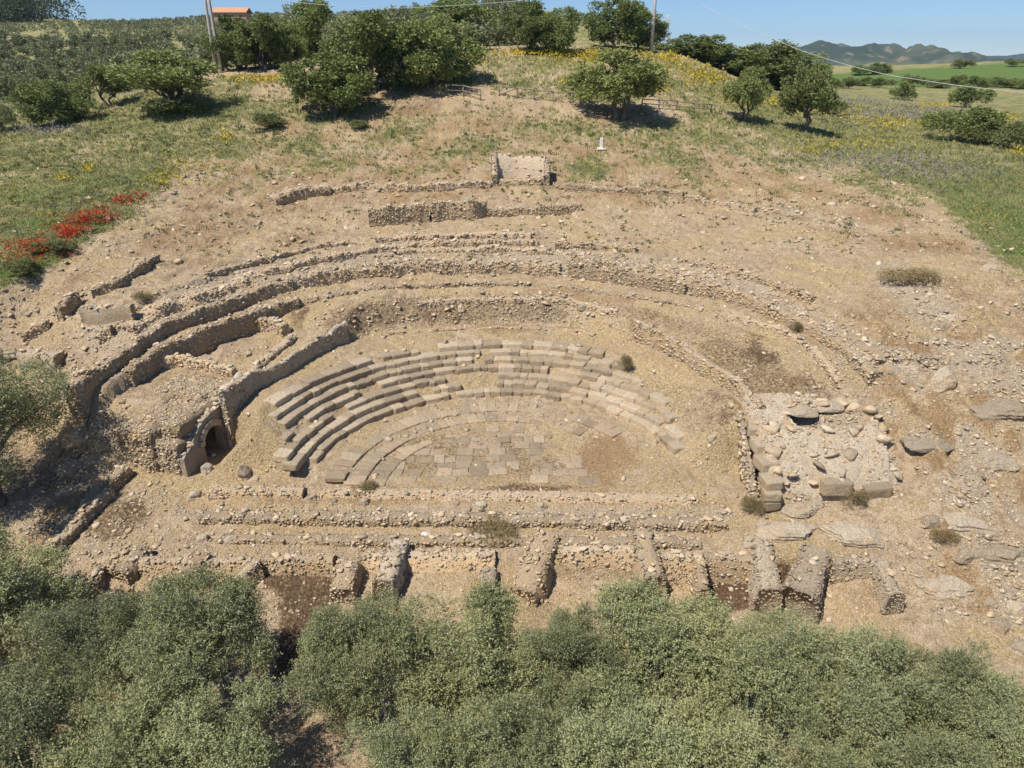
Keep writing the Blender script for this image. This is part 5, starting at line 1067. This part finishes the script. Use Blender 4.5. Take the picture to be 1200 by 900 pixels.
# ------------------------------------------------------------------ grass, flowers, loose rubble
def cover_at(x, y):
    i = np.clip(np.searchsorted(gy, y) - 1, 0, ny - 1); j = np.clip(np.searchsorted(gx, x) - 1, 0, nx - 1); return i, j
def tufts(name, n, px_box, weight, hgt, wd, blades, mat, Dmax=140):
    px = rng.uniform(px_box[0], px_box[2], n * 3); py = rng.uniform(px_box[1], px_box[3], n * 3)
    # spread evenly over the picture but placed on the real ground
    g = ground_fast(px, py); ok = np.isfinite(g[:, 0]) & (g[:, 1] < Dmax); g = g[ok]; i, j = cover_at(g[:, 0], g[:, 1]); w = weight(i, j); g = g[rng.random(len(g)) < w][:n]
    m = len(g); kk = np.repeat(np.arange(m), blades); dist = np.hypot(g[:, 1], CAM_Z - g[:, 2])[kk] / 45
    s = hgt * rng.uniform(.5, 1.3, len(kk)) * np.clip(dist, .7, 2.2); P = g[kk] + np.column_stack([rng.normal(0, .07, len(kk)) * dist, rng.normal(0, .07, len(kk)) * dist, np.full(len(kk), -.03)])
    U = unit(np.column_stack([rng.normal(0, .45, len(kk)), rng.normal(0, .45, len(kk)), np.ones(len(kk))])); V, F, T = leaves(P, U, s, wd * rng.uniform(.7, 1.3, len(kk)) * np.clip(dist, .7, 2.2), np.clip(np.repeat(rng.random(m), blades) + rng.normal(0, .15, len(kk)), 0, 1))
    return tag(ob(name, mesh_np(name, V, F, mat, attrs={'tint': T})), kind='stuff')
_gpx = np.arange(-40, 1241, 8.0); _gpy = np.arange(24, 905, 5.0); _a, _b = np.meshgrid(_gpx, _gpy); _gg = ground(_a.ravel(), _b.ravel()).reshape(_a.shape + (3,))
def ground_fast(px, py):
    x = np.clip((px + 40) / 8, 0, len(_gpx) - 1.01); y = np.clip((py - 24) / 5, 0, len(_gpy) - 1.01); i = x.astype(int); j = y.astype(int); u = (x - i)[:, None]; v = (y - j)[:, None]
    a, b, c, d = _gg[j, i], _gg[j, i + 1], _gg[j + 1, i], _gg[j + 1, i + 1]; D = np.stack([a[:, 1], b[:, 1], c[:, 1], d[:, 1]]); bad = (D.max(0) / D.min(0)) > 1.25
    g = (a * (1 - u) + b * u) * (1 - v) + (c * (1 - u) + d * u) * v; g[:, 2] = H(g[:, 0], g[:, 1]); g[bad] = np.nan; return g
M['grass'] = mat_leaf("meadow_grass", (.15, .18, .06), (.46, .41, .18), (.31, .32, .14), .3)
M['straw'] = mat_leaf("dry_grass", (.34, .235, .12), (.56, .45, .27), (.5, .4, .25), .2)
M['yellow'] = mat_leaf("yellow_petals", (.50, .38, .03), (.66, .54, .06), (.5, .4, .03), .2)
M['red'] = mat_leaf("poppy_petals", (.55, .02, .012), (.70, .05, .02), (.55, .02, .01), .2)
M['violet'] = mat_leaf("violet_bloom", (.20, .18, .20), (.29, .27, .28), (.24, .21, .24), .2)
tufts("meadow_grass", 30000, (-30, 62, 1230, 345), lambda i, j: np.clip(green[i, j] * 1.25 - .2, 0, 1), .20, .045, 4, M['grass'])
tufts("dry_grass", 22000, (-20, 100, 1220, 720), lambda i, j: np.clip(straw[i, j] * .5 + brown[i, j] * .5, 0, 1) * (1 - green[i, j]) * (1 - .9 * dark[i, j]) * (.25 + .75 * (R_[i, j] > 7)), .13, .022, 3, M['straw'])
tufts("low_scrub", 14000, (-20, 95, 1220, 330), lambda i, j: np.clip((green[i, j] * .35 + .22) * (fbm(gx[j], gy[i], 5, 3, 77) > -.05) * (.35 + fbm(gx[j], gy[i], 1.4, 2, 78)), 0, 1) * (gy[i] > 50), .17, .07, 8, M['bush'])
M['brownweed'] = mat_leaf("dead_weed", (.12, .072, .035), (.28, .175, .09), (.25, .16, .09), .2)
tufts("dead_weeds", 9000, (-20, 140, 1220, 800), lambda i, j: np.clip(dark[i, j] * 1.5 + np.maximum(brown[i, j] - .4, 0) * .8, 0, 1), .14, .03, 4, M['brownweed'])
def blooms(name, spots, mat, size):
    P = []
    for px, py, rx, ry, n in spots: a = rng.normal(size=(n, 2)); P.append(np.column_stack([px + a[:, 0] * rx * .5, py + a[:, 1] * ry * .5]))
    P = np.concatenate(P); g = ground_fast(P[:, 0], P[:, 1]); g = g[np.isfinite(g[:, 0]) & (g[:, 1] < 150)]; kk = np.repeat(np.arange(len(g)), 3); sc = np.clip(g[kk, 1] / 60, .6, 2.0)
    Q = g[kk] + np.column_stack([rng.normal(0, .12, len(kk)), rng.normal(0, .12, len(kk)), rng.uniform(.25, .55, len(kk))]); V, F, T = leaves(Q, unit(rng.normal(size=Q.shape) + np.array([0, -.3, .4])), size * sc, size * sc, rng.random(len(kk)))
    return tag(ob(name, mesh_np(name, V, F, mat, attrs={'tint': T})), kind='stuff')
blooms("yellow_flowers", [(620, 64, 60, 6, 260), (700, 68, 60, 8, 360), (790, 68, 40, 10, 300), (830, 90, 40, 16, 340), (666, 98, 10, 6, 70), (560, 74, 14, 10, 50), (490, 72, 8, 4, 40), (770, 108, 20, 8, 60), (310, 95, 44, 5, 220), (105, 202, 6, 4, 40), (75, 213, 14, 4, 40), (265, 165, 14, 8, 50), (230, 200, 50, 26, 120), (195, 215, 24, 10, 60), (1098, 124, 22, 3, 120), (1165, 140, 34, 6, 140), (905, 122, 26, 6, 90), (1040, 146, 50, 8, 140), (950, 180, 40, 8, 50), (1005, 170, 80, 12, 120), (60, 258, 30, 10, 30), (1190, 180, 14, 6, 40), (860, 118, 24, 10, 90), (20, 225, 40, 30, 40), (980, 135, 40, 8, 60), (1150, 260, 40, 20, 30)], M['yellow'], .13)
blooms("poppies", [(45, 294, 34, 9, 190), (80, 275, 26, 10, 250), (112, 257, 34, 8, 170), (150, 238, 26, 6, 60), (20, 305, 26, 8, 70), (95, 262, 26, 8, 60), (30, 292, 24, 8, 50), (120, 248, 26, 8, 40), (148, 238, 12, 5, 26), (170, 230, 8, 4, 12), (45, 312, 10, 5, 14), (70, 302, 40, 12, 26)], M['red'], .115)
blooms("violet_flowers", [(1150, 120, 80, 8, 700), (1060, 135, 80, 12, 500), (1020, 190, 120, 14, 500), (1100, 205, 100, 16, 400), (60, 155, 50, 6, 200), (1010, 120, 60, 6, 200)], M['violet'], .11)
# loose stones
px = rng.uniform(-30, 1230, 150000); py = rng.uniform(190, 730, 150000); g = ground_fast(px, py); ok = np.isfinite(g[:, 0]); g = g[ok]; i, j = cover_at(g[:, 0], g[:, 1]); w = np.clip(rock[i, j] ** 1.5 * .8 + .06 * (1 - green[i, j]), 0, 1) * np.where(R_[i, j] < 6, .4, 1); g = g[rng.random(len(g)) < w][:36000]; n = len(g)
s = np.exp(rng.normal(-2.85, .62, n)); s = np.clip(s, .025, .24) * np.clip(g[:, 1] / 40, .8, 1.6)
V, F, T = stones(g + np.array([0, 0, .01]), eul(rng.uniform(0, 6.3, n), rng.normal(0, .25, n), rng.normal(0, .25, n)), np.column_stack([s * rng.uniform(.9, 1.5, n), s, s * rng.uniform(.4, .75, n)]))
tag(ob("loose_rubble", mesh_np("loose_rubble", V, F, M['rubble'], attrs={'tint': T})), kind='stuff'); print("loose stones", n, len(F))
# ------------------------------------------------------------------ poles, wires, fences, small things on the hill
def plain(name, c, r=.7, bump=0):
    t = NT(name); n = t.noise(6, 4, .6); k = t.mix(t.ramp(n, .3, .7), tuple(q * .78 for q in c), tuple(min(1, q * 1.15) for q in c)); return t.done(k, t.bump(t.noise(18, 3, .6), .4, .02), r)
M['concrete'] = plain("pole_concrete", (.42, .39, .35)); M['wood'] = plain("grey_wood", (.25, .205, .155)); M['steel'] = plain("galvanised_steel", (.45, .46, .47), .5); M['wire'] = plain("wire", (.55, .55, .56), .5)
M['cream'] = plain("cream_paint", (.72, .68, .6)); M['brickw'] = plain("brick_wall", (.42, .27, .18)); M['tile'] = plain("roof_tile", (.50, .27, .16)); M['glassy'] = plain("dark_window", (.05, .055, .06), .3); M['cloth'] = plain("dark_blue_cloth", (.035, .045, .07), .9); M['skin'] = plain("skin", (.45, .29, .2), .6); M['hair'] = plain("dark_hair", (.03, .022, .018), .8); M['cloth2'] = plain("black_cloth", (.02, .02, .024), .9); M['boxtan'] = plain("tan_stone", (.55, .40, .27))
def box_part(nm, c, s, mat, parent, rz=0.0, bev=.02):
    bm = bmesh.new(); bmesh.ops.create_cube(bm, size=1); bmesh.ops.scale(bm, vec=s, verts=bm.verts); b = min(bev, min(s) * .3)
    bmesh.ops.bevel(bm, geom=bm.edges[:], offset=b, segments=1, affect='EDGES'); me = bpy.data.meshes.new(nm); bm.to_mesh(me); bm.free(); me.materials.append(mat)
    o = ob(nm, me, parent, c); o.rotation_euler = (0, 0, rz); return o
def tube_part(nm, P, R, mat, parent=None, sides=8, loc=None):
    V, F = tubes([(P, R if np.ndim(R) else np.full(len(P), R))], sides); n = len(P)
    caps = [np.array([[k] * 1 for k in range(sides)]).T[:, ::-1], np.array([[(n - 1) * sides + k for k in range(sides)]])]
    return ob(nm, mesh_np(nm, V, [F] + caps, mat, smooth=False), parent, loc)
b = g1(257, 85); tl = thing("utility_pole", "twin legged concrete utility pole on the left slope, running out of the top", "utility pole", tuple(b)); hl = 13.0
for sx in (-.42, .30): tube_part("post", [(sx, 0, -.5), (sx * .9, 0, 4), (sx * .75, 0, 8), (sx * .6, 0, hl)], [.24, .22, .19, .15], M['concrete'], tl, 10)
for z in (2.5, 5.5, 8.5, 11): box_part("brace", (-.05, 0, z), (.62, .12, .22), M['concrete'], tl)
box_part("crossarm", (-.1, 0, 12.2), (2.6, .12, .12), M['steel'], tl); box_part("switch_box", (-.95, .0, 9.6), (.5, .3, .7), M['steel'], tl)
for x in (-1.2, -.1, 1.0): tube_part("insulator", [(x, 0, 12.2), (x, 0, 12.35), (x, 0, 12.55)], [.05, .09, .05], M['glassy'], tl)
b2 = g1(763, 62); t2 = thing("utility_pole", "single slim pole on the crest beside the largest dark tree", "utility pole", tuple(b2))
tube_part("post", [(0, 0, -.5), (0, 0, 5), (0, 0, 11.5)], [.27, .23, .17], M['concrete'], t2, 10); box_part("crossarm", (0, 0, 11.1), (1.6, .1, .1), M['steel'], t2)
for x in (-.7, .7): tube_part("insulator", [(x, 0, 11.1), (x, 0, 11.25), (x, 0, 11.45)], [.05, .09, .05], M['glassy'], t2)
def wire(label, pts):
    P = np.array([[float(v) for v in at_D(*p)] for p in pts]); Q, _ = dens(np.column_stack([P[:, 0], P[:, 1], P[:, 2]]), 2.0)
    return tag(tube_part("power_line", Q, .028, M['wire'], None, 5), label, "power line", None, 'thing')
wire("thin power line sagging across the sky between the two poles", [(238, -24, b[1]), (315, -1, 107), (360, 4, 108), (400, 7.5, 109), (470, 9.5, 110.5), (545, 6, 111.5), (620, 0, 112.5), (700, -10, 113), (766, -20, b2[1])])
wire("power line dropping from the crest pole across the sky to the right edge", [(766, -20, b2[1]), (812, 0, 112), (870, 30, 109), (940, 60, 105), (985, 74, 102), (1040, 88, 98), (1120, 100, 92), (1200, 108.5, 86), (1330, 116, 76)])
# lattice pylon far off
x, y, _ = (float(v) for v in at_D(781, 40, 480)); z = float(H(x, y)); py_ = thing("pylon", "tiny lattice pylon on the skyline right of the single pole", "pylon", (x, y, z)); top = float(at_D(781, 18, 480)[2]) - z
for sx in (-1, 1):
    for sy in (-1, 1): tube_part("leg", [(sx * 2.6, sy * 2.6, -1), (sx * 1.0, sy * 1.0, top * .7), (sx * .3, sy * .3, top)], [.22, .18, .14], M['steel'], py_, 5)
for zz in (.78, .88, .96): box_part("crossarm", (0, 0, top * zz), (7.5 - 4 * zz, .3, .3), M['steel'], py_)
for k in range(6):
    z0 = top * k / 7; z1 = top * (k + 1) / 7; w0 = 2.6 - 2.3 * k / 7; w1 = 2.6 - 2.3 * (k + 1) / 7
    tube_part("brace", [(-w0, -w0, z0), (w1, -w1, z1)], .12, M['steel'], py_, 4); tube_part("brace", [(w0, -w0, z0), (-w1, -w1, z1)], .12, M['steel'], py_, 4)
# fences
def fence(label, pts, h=1.15, rails=2, diag=False):
    G = ground([p[0] for p in pts], [p[1] for p in pts]); r = thing("wooden_fence", label, "fence", tuple(G[0])); L = G - G[0]
    for q in L: tube_part("post", [(q[0], q[1], q[2] - .4), (q[0], q[1], q[2] + h)], [.085, .075], M['wood'], r, 7)
    for a, c in zip(L[:-1], L[1:]):
        for k in range(rails):
            z = h * (.93 - .45 * k); tube_part("rail", [(a[0], a[1] - .07, a[2] + z), (c[0], c[1] - .07, c[2] + z)], .06, M['wood'], r, 6)
        if diag: tube_part("rail", [(a[0], a[1] - .1, a[2] + .15), (c[0], c[1] - .1, c[2] + h * .9)], .05, M['wood'], r, 6)
    return r
fence("short wooden stair fence under the big dark tree, left of centre", [(523, 112), (543, 113), (563, 118)], 1.3)
fence("long low wooden fence along the foot of the grassy hill in the middle", [(585, 112), (606, 115), (626, 117), (648, 119), (668, 121), (690, 124)], 1.2, 1, True)
fence("low wooden fence right of the solitary round tree", [(752, 127), (772, 128), (793, 129), (813, 132), (833, 133)], 1.1, 2)
fence("last pale bit of wooden fence beside the upright slope tree", [(950, 146), (967, 149), (986, 153), (1004, 156)], 1.0, 1)
G = ground([4, 21], [424, 421]); gt = thing("wooden_gate", "little brown wooden barrier at the left edge of the ruins", "gate", tuple(G[0])); q = G[1] - G[0]
for p in (np.zeros(3), q): tube_part("post", [(p[0], p[1], p[2] - .3), (p[0], p[1], p[2] + .75)], [.10, .09], M['wood'], gt, 8)
for z in (.25, .55): tube_part("rail", [(-.15, -.12, z), (q[0] + .5, q[1] - .12, q[2] + z)], .065, M['wood'], gt, 7)
# white marker post
b = g1(705, 175); mk = thing("marker_post", "small white marker post on a flat base, alone on the upper slope", "post", tuple(b)); box_part("base", (0, 0, .05), (.9, .7, .2), M['cream'], mk); box_part("post", (-.05, 0, .6), (.3, .3, 1.1), M['cream'], mk)
# plinth and visitor on the crest
b = g1(577, 49); pl = thing("stone_plinth", "small tan stone plinth on the crest, right of the standing visitor", "plinth", tuple(b)); box_part("base", (0, 0, .1), (1.1, .9, .3), M['boxtan'], pl); box_part("shaft", (0, 0, .75), (.8, .6, 1.1), M['boxtan'], pl); box_part("cap", (0, 0, 1.38), (.95, .75, .16), M['boxtan'], pl)
def person(px, py):
    b = g1(px, py); r = thing("person", "visitor in dark clothes standing on the crest between the trees", "person", tuple(b), .4)
    def skin(nm, verts, edges, rad, mat, root=0):
        me = bpy.data.meshes.new(nm); me.from_pydata(verts, edges, []); o = bpy.data.objects.new(nm, me); COL.objects.link(o); m = o.modifiers.new("s", 'SKIN'); o.modifiers.new("u", 'SUBSURF').levels = 1
        for v, q in zip(me.skin_vertices[0].data, rad): v.radius = (q, q * .8)
        me.skin_vertices[0].data[root].use_root = True
        dg = bpy.context.evaluated_depsgraph_get(); em = bpy.data.meshes.new_from_object(o.evaluated_get(dg)); bpy.data.objects.remove(o); em.materials.append(mat); em.name = nm; return ob(nm, em, r)
    body = [(0, 0, .95), (0, 0, 1.2), (0, -.01, 1.42), (0, -.01, 1.53), (0, -.02, 1.64), (0, -.01, 1.74), (.19, 0, 1.40), (.25, .02, 1.13), (.24, -.06, .88), (.24, -.08, .78), (-.19, 0, 1.40), (-.25, .03, 1.13), (-.23, -.08, .90), (-.22, -.12, .80), (.1, 0, .88), (.11, -.02, .48), (.11, .02, .08), (.12, -.12, .04), (-.1, 0, .88), (-.12, -.01, .48), (-.13, .04, .08), (-.14, -.1, .04)]
    ed = [(0, 1), (1, 2), (2, 3), (3, 4), (4, 5), (2, 6), (6, 7), (7, 8), (8, 9), (2, 10), (10, 11), (11, 12), (12, 13), (0, 14), (14, 15), (15, 16), (16, 17), (0, 18), (18, 19), (19, 20), (20, 21)]
    skin("body", body, ed, [.14, .14, .15, .06, .095, .07, .06, .045, .035, .04, .06, .045, .035, .04, .085, .06, .045, .04, .085, .06, .045, .04], M['skin'])
    jk = [0, 1, 2, 6, 7, 8, 10, 11, 12]; mp = {a: i for i, a in enumerate(jk)}; skin("jacket", [body[a] for a in jk], [(mp[a], mp[c]) for a, c in ed if a in mp and c in mp], [.16, .17, .17, .075, .06, .05, .075, .06, .05], M['cloth'])
    tr = [0, 14, 15, 16, 18, 19, 20]; mp = {a: i for i, a in enumerate(tr)}; skin("trousers", [body[a] for a in tr], [(mp[a], mp[c]) for a, c in ed if a in mp and c in mp], [.155, .10, .075, .06, .10, .075, .06], M['cloth2'])
    V, F = rock_shape(.2, .23, .16, 2, 2.2, 0, .02, 5); ob("hair", mesh_np("hair", V + np.array([0, .012, 1.72]), F, M['hair']), r)
    for sx in (.12, -.13): V, F = rock_shape(.1, .27, .1, 2, 3, 0, .0, 6); ob("shoe", mesh_np("shoe", V + np.array([sx, -.05, .05]), F, M['cloth2']), r)
person(552, 49)
# farmhouse on the far hill
x, y, _ = (float(v) for v in at_D(274, 27, 372)); z = float(H(x, y)); zb = float(at_D(274, 27, 372)[2]); fh = thing("farmhouse", "small brick farmhouse with a low tiled roof on the left skyline", "house", (x, y, max(z, zb - 1))); hb = float(at_D(274, 15, 372)[2]) - max(z, zb - 1)
box_part("wall", (0, 0, hb / 2 - .5), (15.5, 8, hb + 1), M['brickw'], fh)
bm = bmesh.new()
for xx in (-8.4, 8.4):
    for yy, zz in ((-4.7, 0), (0, 2.2), (4.7, 0), (4.7, -.3), (0, 1.9), (-4.7, -.3)): bm.verts.new((xx, yy, zz))
bm.verts.ensure_lookup_table(); vs = bm.verts[:]
for k in range(6): bm.faces.new((vs[k], vs[(k + 1) % 6], vs[6 + (k + 1) % 6], vs[6 + k]))
bm.faces.new(vs[:6]); bm.faces.new(vs[6:]); bmesh.ops.recalc_face_normals(bm, faces=bm.faces[:]); me = bpy.data.meshes.new("roof"); bm.to_mesh(me); bm.free(); me.materials.append(M['tile']); ob("roof", me, fh, (0, 0, hb + .05))
for xx in (-5, 0, 5): w = box_part("window", (xx, -4.02, hb * .6), (1.3, .12, 1.6), M['glassy'], fh); box_part("sill", (0, -.1, -.9), (1.6, .25, .14), M['concrete'], w)
box_part("door", (-2.5, -4.02, 1.1), (1.3, .12, 2.3), M['wood'], fh)
# ------------------------------------------------------------------ far land
def mat_far(name, a, b, c, sc):
    t = NT(name); n = t.noise(sc, 6, .65); n2 = t.noise(sc * 4, 5, .65); k = t.mix(t.ramp(n, .4, .6), a, b); k = t.mix(t.ramp(n2, .55, .68), k, c); return t.done(k, None, 1.0)
M['hill'] = mat_far("far_hill", (.05, .065, .032), (.10, .11, .055), (.2, .17, .11), .004); M['hill2'] = mat_far("pale_hill", (.12, .14, .05), (.22, .19, .10), (.42, .37, .28), .008); M['mount'] = mat_far("mountain", (.07, .085, .05), (.11, .11, .07), (.15, .13, .1), .0008); M['plain'] = mat_far("plain", (.10, .14, .045), (.16, .17, .07), (.07, .09, .04), .004)
pv = 8000.0; V = np.array([[-pv, -280, -12], [pv, -280, -12], [pv, 5900, -12], [-pv, 5900, -12]], float); tag(ob("plain", mesh_np("plain", V, np.array([[0, 1, 2, 3]]), M['plain'])), kind='structure')
def hill(name, pts, D, half, mat, seed, rough):
    P = np.array([[float(v) for v in at_D(px, py, D)] for px, py in pts]); xs = np.linspace(P[0, 0], P[-1, 0], 140); zr = np.interp(xs, P[:, 0], P[:, 2]); k = np.linspace(-1, 1, 40); X, K = np.meshgrid(xs, k); Y = D + K * half
    Z = -14 + (zr[None] + 14) * np.cos(np.clip(K, -1, 1) * math.pi / 2) ** 1.3 * (1 + .0 * X); Z = Z + rough * fbm(X, Y, half * .35, 5, seed) * (1 - K ** 2)
    n = len(xs); ii = (np.arange(39)[:, None] * n + np.arange(n - 1)).ravel(); tag(ob(name, mesh_np(name, np.stack([X, Y, Z], -1).reshape(-1, 3), np.stack([ii, ii + 1, ii + n + 1, ii + n], 1), M[mat], smooth=True)), kind='structure')
hill("hills", [(820, 110), (880, 72), (925, 58), (943, 54), (987, 56), (1017, 61), (1033, 69), (1060, 86), (1090, 100)], 3300, 800, 'hill', 3, 50)
hill("hills", [(980, 105), (1010, 84), (1040, 73), (1072, 63), (1090, 60), (1105, 63), (1130, 71), (1160, 84), (1200, 100)], 2900, 600, 'hill', 5, 46)
hill("hills", [(930, 108), (965, 92), (1000, 84), (1030, 77), (1050, 80), (1075, 92), (1110, 104)], 2100, 380, 'hill2', 7, 18)
hill("mountains", [(700, 78), (820, 74), (950, 72), (1060, 71), (1110, 68), (1140, 64.5), (1170, 66), (1200, 63), (1300, 60), (1500, 66), (1900, 80)], 5200, 500, 'mount', 9, 18)
hill("mountains", [(-900, 80), (-500, 60), (-200, 50), (100, 62), (400, 70), (640, 76)], 5200, 500, 'mount', 11, 18)
# ------------------------------------------------------------------ air
V = np.array([[x, y, z] for z in (-13.5, 260.0) for x, y in ((-8200, -300), (8200, -300), (8200, 6100), (-8200, 6100))], float); F = np.array([[3, 2, 1, 0], [4, 5, 6, 7], [0, 1, 5, 4], [1, 2, 6, 5], [2, 3, 7, 6], [3, 0, 4, 7]])
hm = bpy.data.materials.new("haze"); hm.use_nodes = True; hn = hm.node_tree.nodes; hn.remove(hn["Principled BSDF"]); vol = hn.new("ShaderNodeVolumePrincipled"); vol.inputs['Color'].default_value = (.34, .58, 1, 1); vol.inputs['Density'].default_value = 8e-5; vol.inputs['Anisotropy'].default_value = .3
hm.node_tree.links.new(vol.outputs[0], hn["Material Output"].inputs['Volume']); hz = tag(ob("haze", mesh_np("haze", V, F, hm)), kind='stuff')
